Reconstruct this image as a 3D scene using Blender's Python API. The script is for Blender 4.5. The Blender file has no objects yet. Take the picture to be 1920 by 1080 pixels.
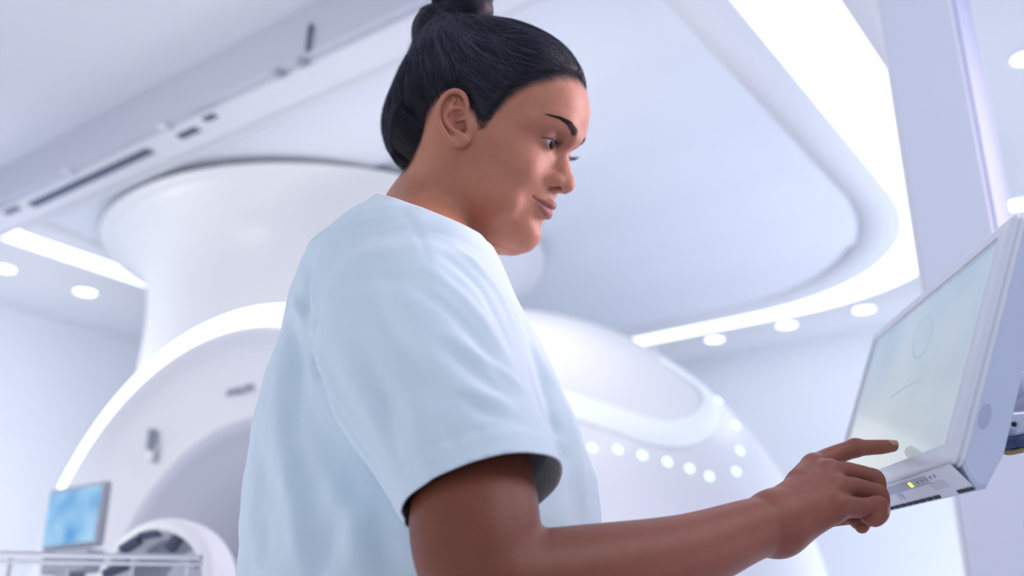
import bpy, bmesh, math, random
import numpy as np
from mathutils import Vector, Matrix

random.seed(7)
RNG = np.random.default_rng(7)
scene = bpy.context.scene
col = scene.collection

# ------------------------------------------------------------------ camera
PITCH = math.radians(20.7)
CAM = np.array([0.0, 0.0, 1.05])
FPX = 1867.0
cam_data = bpy.data.cameras.new('camera')
cam_data.sensor_width = 36.0
cam_data.lens = FPX / 1920 * 36.0
cam_data.clip_start = 0.02
cam_data.dof.use_dof = True
cam_data.dof.focus_distance = 0.93
cam_data.dof.aperture_fstop = 3.4
camera = bpy.data.objects.new('camera', cam_data)
col.objects.link(camera)
camera.location = CAM
camera.rotation_euler = (math.pi / 2 + PITCH, 0, 0)
scene.camera = camera

# ------------------------------------------------------------------ view, world, lights
scene.view_settings.view_transform = 'Standard'
scene.view_settings.look = 'None'
scene.view_settings.gamma = 1.0
scene.view_settings.use_curve_mapping = False
scene.view_settings.exposure = 0.0
world = bpy.data.worlds.new('ambient_fill')  # even bluish ambient fill, added from the open camera side
scene.world = world
world.use_nodes = True
bg = world.node_tree.nodes['Background']
bg.inputs[0].default_value = (0.84, 0.89, 1.0, 1)
bg.inputs[1].default_value = 0.76


def area_light(name, loc, target, size, power, color, size_y=None, spread=180):
    d = bpy.data.lights.new(name, 'AREA')
    d.energy = power
    d.color = color
    d.size = size
    d.spread = math.radians(spread)
    if size_y:
        d.shape = 'RECTANGLE'
        d.size_y = size_y
    o = bpy.data.objects.new(name, d)
    col.objects.link(o)
    o.location = loc
    o.rotation_euler = (Vector(target) - Vector(loc)).to_track_quat('-Z', 'Y').to_euler()
    return o


area_light('overhead_fill_light', (1.3, 0.2, 2.72), (0.1, 0.9, 1.4), 1.4, 20, (0.97, 0.93, 1.0), 1.0)  # unseen overhead fill, added to light her from above
area_light('side_fill_light', (2.4, 1.7, 2.1), (0.0, 1.0, 1.45), 1.3, 16, (1.0, 0.78, 0.90), 1.6, 80)  # added fill for pink highlights on face and forearm; no window stands there
area_light('scanner_wash_light', (-0.1, 2.05, 2.70), (-0.05, 3.2, 2.0), 0.3, 2.0, (1.0, 0.93, 0.80), 0.2, 75)  # unseen area light added to warm the left of the dome
area_light('column_wash_light', (-2.45, 4.25, 1.3), (-1.45, 4.2, 1.65), 0.4, 10, (1.0, 0.94, 0.84), 0.5, 85)  # source out of view, added to whiten the left of the column
area_light('far_wall_fill', (2.7, 3.0, 0.6), (1.6, 5.0, 1.7), 1.2, 44, (0.88, 0.92, 1.0), 1.0)  # low fill added on the right to brighten the far wall
area_light('left_wall_wash', (-2.1, 2.2, 0.5), (-3.3, 4.6, 1.6), 1.0, 15, (0.78, 0.87, 1.0), 0.6, 110)  # blue wash added out of view for the left wall
area_light('scanner_front_fill', (-2.6, 1.2, 2.1), (-0.9, 3.0, 1.3), 0.8, 9.5, (1.0, 0.96, 0.93), 0.8, 110)  # extra fill added to lift the scanner front and bore
area_light('far_ceiling_fill', (2.3, 3.1, 0.25), (0.9, 4.4, 2.8), 1.6, 10, (0.86, 0.92, 1.0), 1.4)  # upward fill added for the far ceiling, not bounced light
area_light('near_ceiling_fill', (-1.7, 0.9, 0.3), (-1.2, 1.4, 2.9), 1.0, 9, (0.98, 0.95, 1.0), 1.0)  # unseen upward lamp added to brighten the near ceiling

# ------------------------------------------------------------------ small helpers
FW = np.array([0, math.cos(PITCH), math.sin(PITCH)])
UPV = np.array([0, -math.sin(PITCH), math.cos(PITCH)])
RTV = np.array([1.0, 0, 0])


def ray(x, y):
    return FW + RTV * (x - 960) / FPX + UPV * (540 - y) / FPX


def at(x, y, Y):
    """World point seen at photo pixel (x, y) at the distance Y into the room."""
    r = ray(x, y)
    return CAM + r * (Y / r[1])


def rot(rx, ry, rz):
    cx, sx, cy, sy, cz, sz = math.cos(rx), math.sin(rx), math.cos(ry), math.sin(ry), math.cos(rz), math.sin(rz)
    return (np.array([[cz, -sz, 0], [sz, cz, 0], [0, 0, 1.0]]) @ np.array([[cy, 0, sy], [0, 1.0, 0], [-sy, 0, cy]])
            @ np.array([[1.0, 0, 0], [0, cx, -sx], [0, sx, cx]]))


def smoothstep(a, b, x):
    t = np.clip((x - a) / (b - a), 0, 1)
    return t * t * (3 - 2 * t)


def tag(o, label=None, cat=None, group=None, kind=None):
    if label: o['label'] = label
    if cat: o['category'] = cat
    if group: o['group'] = group
    if kind: o['kind'] = kind
    return o


def empty(name, loc=(0, 0, 0), parent=None):
    o = bpy.data.objects.new(name, None)
    o.empty_display_size = 0.05
    col.objects.link(o)
    o.location = loc
    if parent: o.parent = parent
    return o


def mesh_obj(name, verts, faces, mat, parent=None, smooth=True):
    """Mesh object from vertices in world space; kept in place under its parent."""
    me = bpy.data.meshes.new(name)
    verts = np.asarray(verts, dtype=np.float32)
    if isinstance(faces, np.ndarray):
        me.vertices.add(len(verts)); me.vertices.foreach_set('co', verts.ravel())
        k = faces.shape[1]
        me.loops.add(faces.size); me.loops.foreach_set('vertex_index', faces.astype(np.int32).ravel())
        me.polygons.add(len(faces))
        me.polygons.foreach_set('loop_start', np.arange(0, faces.size, k, dtype=np.int32))
        me.update(calc_edges=True)
        me.validate()
    else:
        me.from_pydata([tuple(map(float, v)) for v in verts], [], [list(f) for f in faces])
    if smooth:
        me.polygons.foreach_set('use_smooth', np.ones(len(me.polygons), dtype=bool))
    if mat: me.materials.append(mat)
    o = bpy.data.objects.new(name, me)
    col.objects.link(o)
    if parent:
        o.parent = parent
        o.matrix_parent_inverse = Matrix.Translation(-Vector(world_loc(parent)))
    return o


def world_loc(o):
    v = Vector(o.location)
    p = o.parent
    while p:
        v = v + p.location + o.matrix_parent_inverse.translation
        o, p = p, p.parent
    return v


def bm_obj(name, bm, mat, parent=None, smooth=True, bevel=0):
    me = bpy.data.meshes.new(name)
    bmesh.ops.recalc_face_normals(bm, faces=bm.faces)
    bm.to_mesh(me); bm.free()
    if smooth:
        me.polygons.foreach_set('use_smooth', np.ones(len(me.polygons), dtype=bool))
    if mat: me.materials.append(mat)
    o = bpy.data.objects.new(name, me)
    col.objects.link(o)
    if bevel:
        m = o.modifiers.new('bevel', 'BEVEL'); m.width = bevel; m.segments = 3; m.limit_method = 'ANGLE'
        m.harden_normals = False
    if smooth:
        m = o.modifiers.new('wn', 'WEIGHTED_NORMAL')
    if parent:
        o.parent = parent
        o.matrix_parent_inverse = Matrix.Translation(-Vector(world_loc(parent)))
    return o


def add_box(bm, c, size, M=None):
    """Box centred at c (local), transformed by 4x4 M."""
    vs = []
    for i in (-.5, .5):
        for j in (-.5, .5):
            for k in (-.5, .5):
                v = Vector((c[0] + i * size[0], c[1] + j * size[1], c[2] + k * size[2]))
                vs.append(bm.verts.new(M @ v if M else v))
    for f in ((0, 1, 3, 2), (4, 6, 7, 5), (0, 4, 5, 1), (2, 3, 7, 6), (0, 2, 6, 4), (1, 5, 7, 3)):
        bm.faces.new([vs[i] for i in f])
    return vs


def frame_from(origin, ex, ez):
    ex = Vector(ex).normalized(); ez = Vector(ez)
    ez = (ez - ex * ez.dot(ex)).normalized()
    ey = ez.cross(ex)
    m = Matrix.Identity(4)
    for i in range(3):
        m[i][0], m[i][1], m[i][2], m[i][3] = ex[i], ey[i], ez[i], origin[i]
    return m


def tube_mesh(paths, radii, sides=8, cap=True):
    """Tubes along polylines (P paths x N pts x 3, radii P x N). Returns verts, quads."""
    P = np.asarray(paths, float); R = np.asarray(radii, float)
    n, m, _ = P.shape
    T = np.gradient(P, axis=1)
    T /= np.linalg.norm(T, axis=2, keepdims=True) + 1e-12
    up = np.where(np.abs(T[:, :1, 2:3]) > .9, np.array([[[1., 0, 0]]]), np.array([[[0, 0, 1.]]]))
    up = np.repeat(up, m, axis=1)
    A = np.cross(T, up); A /= np.linalg.norm(A, axis=2, keepdims=True) + 1e-12
    B = np.cross(T, A)
    ang = np.arange(sides) / sides * 2 * math.pi
    V = P[:, :, None] + R[:, :, None, None] * (A[:, :, None] * np.cos(ang)[None, None, :, None] + B[:, :, None] * np.sin(ang)[None, None, :, None])
    V = V.reshape(-1, 3)
    i = np.arange(n)[:, None, None]; j = np.arange(m - 1)[None, :, None]; k = np.arange(sides)[None, None, :]
    k2 = (k + 1) % sides
    b = (i * m + j) * sides
    F = np.stack([b + k, b + k2, b + sides + k2, b + sides + k], -1).reshape(-1, 4)
    return V, F


def catmull(pts, n):
    p = np.asarray(pts, float)
    q = np.vstack([2 * p[0] - p[1], p, 2 * p[-1] - p[-2]])
    t = np.linspace(0, len(p) - 1 - 1e-9, n)
    i = t.astype(int); f = (t - i)[:, None]
    a, b, c, d = q[i], q[i + 1], q[i + 2], q[i + 3]
    return .5 * ((2 * b) + (-a + c) * f + (2 * a - 5 * b + 4 * c - d) * f ** 2 + (-a + 3 * b - 3 * c + d) * f ** 3)


# ------------------------------------------------------------------ materials
def material(name, color, rough=0.5, spec=0.5, emis=None, estr=0, metal=0.0, noise=0.0, nscale=20, bump=0.0, bscale=200, sss=0, trans=0, coat=0, sheen=0):
    m = bpy.data.materials.new(name); m.use_nodes = True
    nt = m.node_tree; b = nt.nodes['Principled BSDF']
    b.inputs['Base Color'].default_value = (*color, 1)
    b.inputs['Roughness'].default_value = rough
    b.inputs['Specular IOR Level'].default_value = spec
    b.inputs['Metallic'].default_value = metal
    b.inputs['Coat Weight'].default_value = coat
    b.inputs['Sheen Weight'].default_value = sheen
    if emis:
        b.inputs['Emission Color'].default_value = (*emis, 1)
        b.inputs['Emission Strength'].default_value = estr
    tc = nt.nodes.new('ShaderNodeTexCoord')
    if noise:
        n = nt.nodes.new('ShaderNodeTexNoise'); n.inputs['Scale'].default_value = nscale; n.inputs['Detail'].default_value = 4
        r = nt.nodes.new('ShaderNodeMix'); r.data_type = 'RGBA'
        r.inputs[6].default_value = (*[c * (1 - noise) for c in color], 1)
        r.inputs[7].default_value = (*[min(1, c * (1 + noise)) for c in color], 1)
        nt.links.new(tc.outputs['Object'], n.inputs['Vector'])
        nt.links.new(n.outputs['Fac'], r.inputs[0]); nt.links.new(r.outputs[2], b.inputs['Base Color'])
    if bump:
        n = nt.nodes.new('ShaderNodeTexNoise'); n.inputs['Scale'].default_value = bscale; n.inputs['Detail'].default_value = 3
        bp = nt.nodes.new('ShaderNodeBump'); bp.inputs['Strength'].default_value = bump; bp.inputs['Distance'].default_value = 0.0008
        nt.links.new(tc.outputs['Object'], n.inputs['Vector'])
        nt.links.new(n.outputs['Fac'], bp.inputs['Height']); nt.links.new(bp.outputs['Normal'], b.inputs['Normal'])
    if sss:
        b.inputs['Subsurface Weight'].default_value = sss
        b.inputs['Subsurface Radius'].default_value = (1.0, 0.35, 0.2)
        b.inputs['Subsurface Scale'].default_value = 0.006
    return m


# ------------------------------------------------------------------ implicit-surface engine
class Field:
    """A list of primitives (bound centre, bound radius, function, op, k) blended in order."""

    def __init__(self):
        self.prims = []

    def add(self, fn, c, rad, k=0.004, op='u'):
        self.prims.append((fn, np.asarray(c, float), float(rad), k, op))

    def capsule(self, a, b, ra, rb, k=0.004, op='u'):
        a = np.asarray(a, float); b = np.asarray(b, float)
        ab = b - a; L2 = ab @ ab + 1e-12

        def fn(p):
            t = np.clip(((p - a) @ ab) / L2, 0, 1)
            return np.linalg.norm(p - a - t[:, None] * ab, axis=1) - (ra + (rb - ra) * t)
        self.add(fn, (a + b) / 2, np.sqrt(L2) / 2 + max(ra, rb), k, op)

    def chain(self, pts, rs, k=0.004, op='u', sub=6):
        """Smooth tube through points: exact union of its sub-segments, blended once."""
        P = catmull(pts, (len(pts) - 1) * sub + 1)
        Rr = catmull(np.asarray(rs, float)[:, None], len(P))[:, 0]
        K4 = np.hstack([np.asarray(pts, float), np.asarray(rs, float)[:, None]])
        K4 = np.vstack([2 * K4[0] - K4[1], K4, 2 * K4[-1] - K4[-2]])

        def fn(p):
            best = np.full(len(p), 1e9); sp = np.zeros(len(p))
            for i in range(len(P) - 1):
                ab = P[i + 1] - P[i]
                t = np.clip(((p - P[i]) @ ab) / (ab @ ab + 1e-12), 0, 1)
                q = ((p - P[i] - t[:, None] * ab) ** 2).sum(1)
                m = q < best
                best[m] = q[m]; sp[m] = i + t[m]
            # distance to the smooth curve at that parameter
            u = np.clip(sp / sub, 0, len(pts) - 1 - 1e-9)
            i = u.astype(int); f = (u - i)[:, None]
            a, b, c, d = K4[i], K4[i + 1], K4[i + 2], K4[i + 3]
            X = .5 * ((2 * b) + (-a + c) * f + (2 * a - 5 * b + 4 * c - d) * f ** 2 + (-a + 3 * b - 3 * c + d) * f ** 3)
            return np.linalg.norm(p - X[:, :3], axis=1) - X[:, 3]
        c = (P.min(0) + P.max(0)) / 2
        self.add(fn, c, np.linalg.norm(P - c, axis=1).max() + Rr.max(), k, op)

    def ellipsoid(self, c, r, M=None, k=0.004, op='u'):
        c = np.asarray(c, float); r = np.asarray(r, float)

        def fn(p):
            q = p - c
            if M is not None: q = q @ M
            k0 = np.linalg.norm(q / r, axis=1); k1 = np.linalg.norm(q / r ** 2, axis=1)
            return np.where(k0 < 1e-6, -r.min(), k0 * (k0 - 1) / (k1 + 1e-12))
        self.add(fn, c, r.max(), k, op)

    def __call__(self, p, margin=0.03):
        d = np.full(len(p), 1.0)
        for fn, c, rad, k, op in self.prims:
            m = ((p - c) ** 2).sum(1) < (rad + max(margin, .055) + k) ** 2
            if not m.any(): continue
            f = fn(p[m]); e = d[m]
            if op == 'u':
                h = np.maximum(k - np.abs(e - f), 0) / k
                d[m] = np.minimum(e, f) - h * h * k * .25
            elif op == 's':
                h = np.maximum(k - np.abs(-e - f), 0) / k
                d[m] = np.maximum(e, -f) + h * h * k * .25
            elif op == 'i':
                h = np.maximum(k - np.abs(e - f), 0) / k
                d[m] = np.maximum(e, f) + h * h * k * .25
        return d


def polygonise(field, lo, hi, h, nb=12, project=1, reach=1.3):
    """Surface nets on the blocks the surface passes through."""
    lo = np.asarray(lo, float); hi = np.asarray(hi, float)
    B = h * nb
    n = np.ceil((hi - lo) / B).astype(int)
    gi = np.stack(np.meshgrid(*[np.arange(k) for k in n], indexing='ij'), -1).reshape(-1, 3)
    ctr = lo + (gi + .5) * B
    d = field(ctr, margin=B * 2)
    gi = gi[np.abs(d) < B * reach]
    off = np.stack(np.meshgrid(*[np.arange(nb + 1)] * 3, indexing='ij'), -1).reshape(-1, 3)
    S = 1 << 20
    vs_key, vs_pos, quads = [], [], []
    W = np.array([nb * n[0] + 2, nb * n[1] + 2, nb * n[2] + 2], dtype=np.int64)

    def key(a):
        return (a[..., 0].astype(np.int64) * W[1] + a[..., 1]) * W[2] + a[..., 2]
    for s in range(0, len(gi), 60):
        g = gi[s:s + 60]
        idx = g[:, None] * nb + off[None]
        P = lo + idx.reshape(-1, 3) * h
        V = field(P).reshape(len(g), nb + 1, nb + 1, nb + 1)
        keep = (V.min((1, 2, 3)) < 0) & (V.max((1, 2, 3)) > 0)
        if not keep.any(): continue
        g = g[keep]; V = V[keep]
        corners = [(i, j, k) for i in (0, 1) for j in (0, 1) for k in (0, 1)]
        C8 = np.stack([V[:, i:i + nb, j:j + nb, k:k + nb] for i, j, k in corners], -1)
        act = (C8.min(-1) < 0) & (C8.max(-1) >= 0)
        bi, ci, cj, ck = np.nonzero(act)
        cv = C8[bi, ci, cj, ck]
        acc = np.zeros((len(bi), 3)); cnt = np.zeros(len(bi))
        for a in range(8):
            for b in range(a + 1, 8):
                da = np.array(corners[b]) - np.array(corners[a])
                if np.abs(da).sum() != 1: continue
                va, vb = cv[:, a], cv[:, b]
                m = (va < 0) != (vb < 0)
                t = np.where(m, va / np.where(m, va - vb, 1), 0)
                acc += m[:, None] * (np.array(corners[a]) + t[:, None] * da); cnt += m
        cell = g[bi] * nb + np.stack([ci, cj, ck], 1)
        vs_key.append(key(cell)); vs_pos.append(lo + (cell + acc / cnt[:, None]) * h)
        for ax in range(3):
            sl0 = [slice(0, nb)] * 3; sl1 = [slice(0, nb)] * 3; sl1[ax] = slice(1, nb + 1)
            A0 = V[(slice(None), *sl0)]; A1 = V[(slice(None), *sl1)]
            e = (A0 < 0) != (A1 < 0)
            bi, ci, cj, ck = np.nonzero(e)
            if not len(bi): continue
            p = g[bi] * nb + np.stack([ci, cj, ck], 1)
            u, v = [(1, 2), (2, 0), (0, 1)][ax]
            du = np.zeros(3, int); du[u] = 1; dv = np.zeros(3, int); dv[v] = 1
            q = np.stack([key(p - du - dv), key(p - dv), key(p), key(p - du)], 1)
            flip = A0[bi, ci, cj, ck] >= 0
            q[flip] = q[flip][:, ::-1]
            quads.append(q)
    K = np.concatenate(vs_key); X = np.concatenate(vs_pos)
    o = np.argsort(K); K = K[o]; X = X[o]
    Q = np.concatenate(quads)
    pos = np.searchsorted(K, Q); pos = np.clip(pos, 0, len(K) - 1)
    ok = (K[pos] == Q).all(1)
    Q = pos[ok]
    for _ in range(project):
        e = h * .5
        d0 = field(X)
        G = np.stack([field(X + np.eye(3)[i] * e) - d0 for i in range(3)], 1) / e
        gl = (G ** 2).sum(1, keepdims=True) + 1e-9
        st = G * d0[:, None] / np.maximum(gl, .25)
        sn = np.linalg.norm(st, axis=1, keepdims=True)
        X = X - st * np.minimum(1, h / (sn + 1e-12))
    return X, Q


def natural_spline_matrix(x, xq):
    """Rows map samples at x to natural cubic spline values at xq."""
    n = len(x); x = np.asarray(x, float); h = np.diff(x)
    A = np.zeros((n, n)); Bm = np.zeros((n, n)); A[0, 0] = A[-1, -1] = 1
    for i in range(1, n - 1):
        A[i, i - 1], A[i, i], A[i, i + 1] = h[i - 1], 2 * (h[i - 1] + h[i]), h[i]
        Bm[i, i - 1] += 6 / h[i - 1]; Bm[i, i] -= 6 / h[i - 1] + 6 / h[i]; Bm[i, i + 1] += 6 / h[i]
    Mm = np.linalg.solve(A, Bm)
    j = np.clip(np.searchsorted(x, xq) - 1, 0, n - 2)
    a = (x[j + 1] - xq) / h[j]; b = 1 - a
    out = np.zeros((len(xq), n)); r = np.arange(len(xq))
    out[r, j] += a; out[r, j + 1] += b
    out += ((a ** 3 - a) * h[j] ** 2 / 6)[:, None] * Mm[j] + ((b ** 3 - b) * h[j] ** 2 / 6)[:, None] * Mm[j + 1]
    return out


def cut_open(V, Q, planes):
    """Cut a surface along planes and drop what lies beyond: planes = (point, normal, mask function)."""
    bm = bmesh.new()
    me = bpy.data.meshes.new('tmp')
    me.from_pydata(V.tolist(), [], Q.tolist())
    bm.from_mesh(me); bpy.data.meshes.remove(me)
    for pt, nrm, fm in planes:
        bm.faces.ensure_lookup_table()
        C_ = np.array([f.calc_center_median() for f in bm.faces])
        sel = fm(C_)
        geom = [bm.faces[i] for i in np.nonzero(sel)[0]]
        es = set(); vs = set()
        for f in geom:
            es.update(f.edges); vs.update(f.verts)
        bmesh.ops.bisect_plane(bm, geom=geom + list(es) + list(vs), dist=1e-5, plane_co=Vector(pt), plane_no=Vector(nrm))
        C_ = np.array([f.calc_center_median() for f in bm.faces])
        bad = fm(C_) & (((C_ - np.asarray(pt)) @ np.asarray(nrm)) > 0)
        bm.faces.ensure_lookup_table()
        bmesh.ops.delete(bm, geom=[bm.faces[i] for i in np.nonzero(bad)[0]], context='FACES')
    # keep quads as they are; n-gons from the cut become triangles
    bmesh.ops.triangulate(bm, faces=[f for f in bm.faces if len(f.verts) > 4])
    loose = [v for v in bm.verts if not v.link_faces]
    bmesh.ops.delete(bm, geom=loose, context='VERTS')
    bm.verts.ensure_lookup_table(); bm.verts.index_update()
    V2 = np.array([v.co for v in bm.verts])
    F2 = [[v.index for v in f.verts] for f in bm.faces]
    bm.free()
    return V2, F2


class RadialTable:
    """Radius (mm) about a vertical axis as a smooth function of angle (0 front .. 180 back) and height."""

    def __init__(self, angs, levels):
        U = np.array(sorted(levels)); T = np.array([levels[u] for u in U], float)
        aa = np.concatenate([-np.array(angs[1:3])[::-1], angs, 360 - np.array(angs[-3:-1])[::-1]])
        T2 = np.concatenate([T[:, 1:3][:, ::-1], T, T[:, -3:-1][:, ::-1]], 1)
        self.u0 = U[0]; self.u1 = U[-1]
        uq = np.arange(U[0], U[-1] + .5, 1.0)
        aq = np.arange(0, 181, 2.0)
        self.T = natural_spline_matrix(U, uq) @ T2 @ natural_spline_matrix(aa, aq).T
        self.gu = np.gradient(self.T, axis=0); self.ga = np.gradient(self.T, axis=1) / math.radians(2)

    def look(self, tab, a, u):
        fu = np.clip(u - self.u0, 0, self.T.shape[0] - 1.001); fa = np.clip(a / 2, 0, self.T.shape[1] - 1.001)
        i = fu.astype(int); j = fa.astype(int); x = fu - i; y = fa - j
        return (tab[i, j] * (1 - x) * (1 - y) + tab[i + 1, j] * x * (1 - y) + tab[i, j + 1] * (1 - x) * y + tab[i + 1, j + 1] * x * y)

    def r(self, a, u):
        return self.look(self.T, a, u)

    def sdf(self, q):
        """q in mm, head space -> signed distance in mm (approximate)."""
        rho = np.hypot(q[:, 0], q[:, 1]); a = np.degrees(np.arctan2(np.abs(q[:, 1]), q[:, 0]))
        u = q[:, 2]
        r = self.r(a, u)
        g = np.sqrt(1 + self.look(self.gu, a, u) ** 2 + (self.look(self.ga, a, u) / np.maximum(r, 8)) ** 2)
        d = (rho - r) / g
        over = np.maximum(u - self.u1, self.u0 - u)
        return np.where(over > 0, np.hypot(np.maximum(d, 0), over), d)
DETAIL = 1

# ================================================================== THE WOMAN
HR = rot(math.radians(11), math.radians(24), math.radians(-15))
HL = np.array([-0.026, 0.998, 1.600])


def hw(p):
    """Head space (mm: x forward, y her left, z up) -> world metres."""
    return (np.atleast_2d(np.asarray(p, float)) / 1000) @ HR.T + HL


def hl(P):
    return ((P - HL) @ HR) * 1000


def h1(*p):
    return hw(p)[0]


ANG = [0, 20, 40, 60, 90, 120, 150, 180]
skull = RadialTable(ANG, {
    131: [14, 14, 13, 12, 12, 13, 14, 14],
    127: [34, 34, 33, 31, 30, 33, 37, 38],
    120: [52, 52, 50, 47, 45, 50, 56, 58],
    100: [77, 78, 75, 69, 65, 73, 84, 87],
    80: [92, 92, 86, 77, 72, 81, 95, 98],
    60: [99, 98, 90, 79, 73, 83, 98, 101],
    40: [98.5, 97, 90, 77, 73, 83, 97, 100],
    20: [90, 88, 83, 74, 71, 80, 92, 95],
    0: [88, 88, 83, 74, 68.5, 75, 84, 87],
    -20: [91, 88, 81, 71, 65, 69, 74, 76],
    -45: [94.5, 87, 76, 66, 60, 62, 64, 66],
    -60: [91.5, 84, 72, 61, 56, 56, 58, 60],
    -75: [89, 80, 66, 55, 50, 52, 54, 56],
    -90: [88, 72, 55, 46, 42, 44, 46, 48],
    -100: [76, 56, 40, 32, 30, 32, 36, 40],
    -106: [50, 36, 26, 22, 20, 22, 26, 30],
})


def neck_lines(F):
    for (x0, y0, x1, y1, r, Y0, Y1) in ((840, 372, 905, 458, .0010, .905, .915), (856, 380, 912, 460, .0008, .905, .92)):
        F.chain([at(x0, y0, Y0), at((x0 + x1) / 2 + 2, (y0 + y1) / 2 - 3, (Y0 + Y1) / 2), at(x1, y1, Y1)], [r * .5, r, r * .6], k=.006, op='s')


def build_head(F):
    def fn(p):
        return skull.sdf(hl(p)) / 1000
    F.add(fn, h1(0, 0, 15), 0.15, 0.004)
    m = 0.001
    # neck
    F.capsule(h1(-20, 0, -20), NECK_MID, .0515, .0530, .030)
    F.capsule(NECK_MID, NECK_BASE, .0530, .0605, .014)
    for s in (-1, 1):
        # mastoid to jaw fullness, cheek, zygoma
        F.ellipsoid(h1(64, s * 38, -22), np.array([17, 17, 20]) * m, HR, k=.016)
        F.ellipsoid(h1(40, s * 42, -62), np.array([34, 15, 22]) * m, HR, k=.02)
        # brow ridge
        F.chain([h1(91, s * 8, 33), h1(86, s * 24, 39), h1(74, s * 42, 36), h1(62, s * 53, 28)], [.008, .008, .007, .006], k=.012)
        # orbit
        F.ellipsoid(h1(96, s * 25, 19), np.array([15, 17, 9]) * m, HR, k=.010, op='s')
        F.ellipsoid(h1(95, s * 19.5, 14), np.array([12.5, 7.5, 9]) * m, HR, k=.006, op='s')
    # chin
    F.ellipsoid(h1(79, 0, -83), np.array([15.5, 19, 14]) * m, HR, k=.010)
    # mental crease
    F.chain([h1(95, -16, -67), h1(99.5, 0, -69), h1(95, 16, -67)], [.004, .005, .004], k=.010, op='s')
    # under-jaw soft tissue
    F.chain([h1(60, 0, -92), h1(30, 0, -96), NECK_MID], [.014, .02, .03], k=.03)
    # nose
    F.chain([h1(86, 0, 24), h1(87.5, 0, 12), h1(93, 0, -2), h1(98, 0, -13)], [.0075, .0070, .0088, .0105], k=.010)
    F.ellipsoid(h1(102, 0, -19), np.array([11.5, 10.5, 9.8]) * m, HR, k=.007)
    F.ellipsoid(h1(98, 0, -27), np.array([9, 4.2, 4.2]) * m, HR, k=.004)
    for s in (-1, 1):
        F.ellipsoid(h1(93.5, s * 12.4, -20.8), np.array([10.3, 6.0, 7.6]) * m, HR, k=.0068)
        F.chain([h1(101.5, s * 13.5, -30.5), h1(99, s * 8.5, -27), h1(96.0, s * 6.0, -19), h1(92, s * 5.5, -13)], [.0044, .0044, .0034, .002], k=.0018, op='s')
        F.chain([h1(93.5, s * 13, -30.5), h1(94, s * 8.5, -26.5)], [.0026, .0026], k=.0022, op='s')
    # philtrum
    F.chain([h1(100.5, 0, -31), h1(100.8, 0, -38)], [.0022, .0022], k=.005, op='s')
    # lips
    F.chain([h1(79.5, -25.5, -46.8), h1(89.5, -14.5, -46.5), h1(94.6, -5, -45.2), h1(94.8, 0, -45.6), h1(94.6, 5, -45.2), h1(89.5, 14.5, -46.5), h1(79.5, 25.5, -46.8)],
            [.0014, .0040, .0052, .0050, .0052, .0040, .0014], k=.003)
    F.chain([h1(79.5, -25, -48.2), h1(88, -14, -53.5), h1(92.4, -5, -55.4), h1(92.7, 0, -55.2), h1(92.4, 5, -55.4), h1(88, 14, -53.5), h1(79.5, 25, -48.2)],
            [.0014, .0046, .0062, .0060, .0062, .0046, .0014], k=.004)
    F.chain([h1(82.5, -27.5, -46.2), h1(90, -19.5, -48.4), h1(96.2, -9, -49.6), h1(99.5, 0, -50.4), h1(96.2, 9, -49.6), h1(90, 19.5, -48.4), h1(82.5, 27.5, -46.2)],
            [.0013, .0010, .0009, .0009, .0009, .0010, .0013], k=.0022, op='s')
    # eyes: lids over the balls, then the opening
    for s in (-1, 1):
        c = h1(*EYE[:1], s * EYE[1], EYE[2])
        F.ellipsoid(c, np.array([13.2, 13.2, 12.6]) * m, HR, k=.005)

        def fis(p, s=s):
            q = hl(p); q[:, 1] *= s
            t = (q[:, 1] - EYE[1] - 0.3) / 12.3
            mid = EYE[2] - 1.0 - 1.6 * t * -1
            up = mid + 3.5 * (1 - t * t) - .2
            lo = mid - 5.4 * (1 - t * t) + .2
            d = np.maximum(q[:, 2] - up, lo - q[:, 2])
            d = np.maximum(d, (EYE[0] + 3 + 5.5 * np.clip((-t - .55) / .45, 0, 1)) - q[:, 0])
            return np.maximum(d, (np.abs(t) - 1) * 12) / 1000
        F.add(fis, c, .019, .0012, 's')
        # lid crease
        F.chain([h1(EYE[0] + 13.4, s * (EYE[1] - 11), EYE[2] + 4.4), h1(EYE[0] + 14.5, s * (EYE[1] - 4), EYE[2] + 7.6), h1(EYE[0] + 12.6, s * (EYE[1] + 5), EYE[2] + 8.0), h1(EYE[0] + 8.0, s * (EYE[1] + 13), EYE[2] + 5.0), h1(EYE[0] + 3.5, s * (EYE[1] + 18), EYE[2] + 2.4)],
                [.0010, .0017, .0018, .0014, .0007], k=.0024, op='s')
        F.chain([h1(EYE[0] + 13, s * (EYE[1] - 8), EYE[2] - 8.2), h1(EYE[0] + 11.5, s * (EYE[1] + 3), EYE[2] - 9.6), h1(EYE[0] + 6, s * (EYE[1] + 12), EYE[2] - 7.6)],
                [.0007, .0009, .0005], k=.004, op='s')


EYE = (73.2, 29.3, 14.8)
NECK_MID = h1(-38, 0, -98)
NECK_BASE = np.array([-0.105, 0.960, 1.425])


# ---- ears: drawn on the slanted ear plane (x towards the face, y up, z out; mm)
def ear_frame(s):
    o = np.array([-13.0, s * 79.0, 1.0])
    ex = np.array([.80, -s * .38, .36]); ey = np.array([-.36, s * .10, .93])
    ex = ex / np.linalg.norm(ex); ey = ey - ex * (ex @ ey); ey /= np.linalg.norm(ey)
    ez = np.cross(ex, ey)
    if ez[1] * s < 0: ez = -ez
    return o, ex, ey, ez


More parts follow.
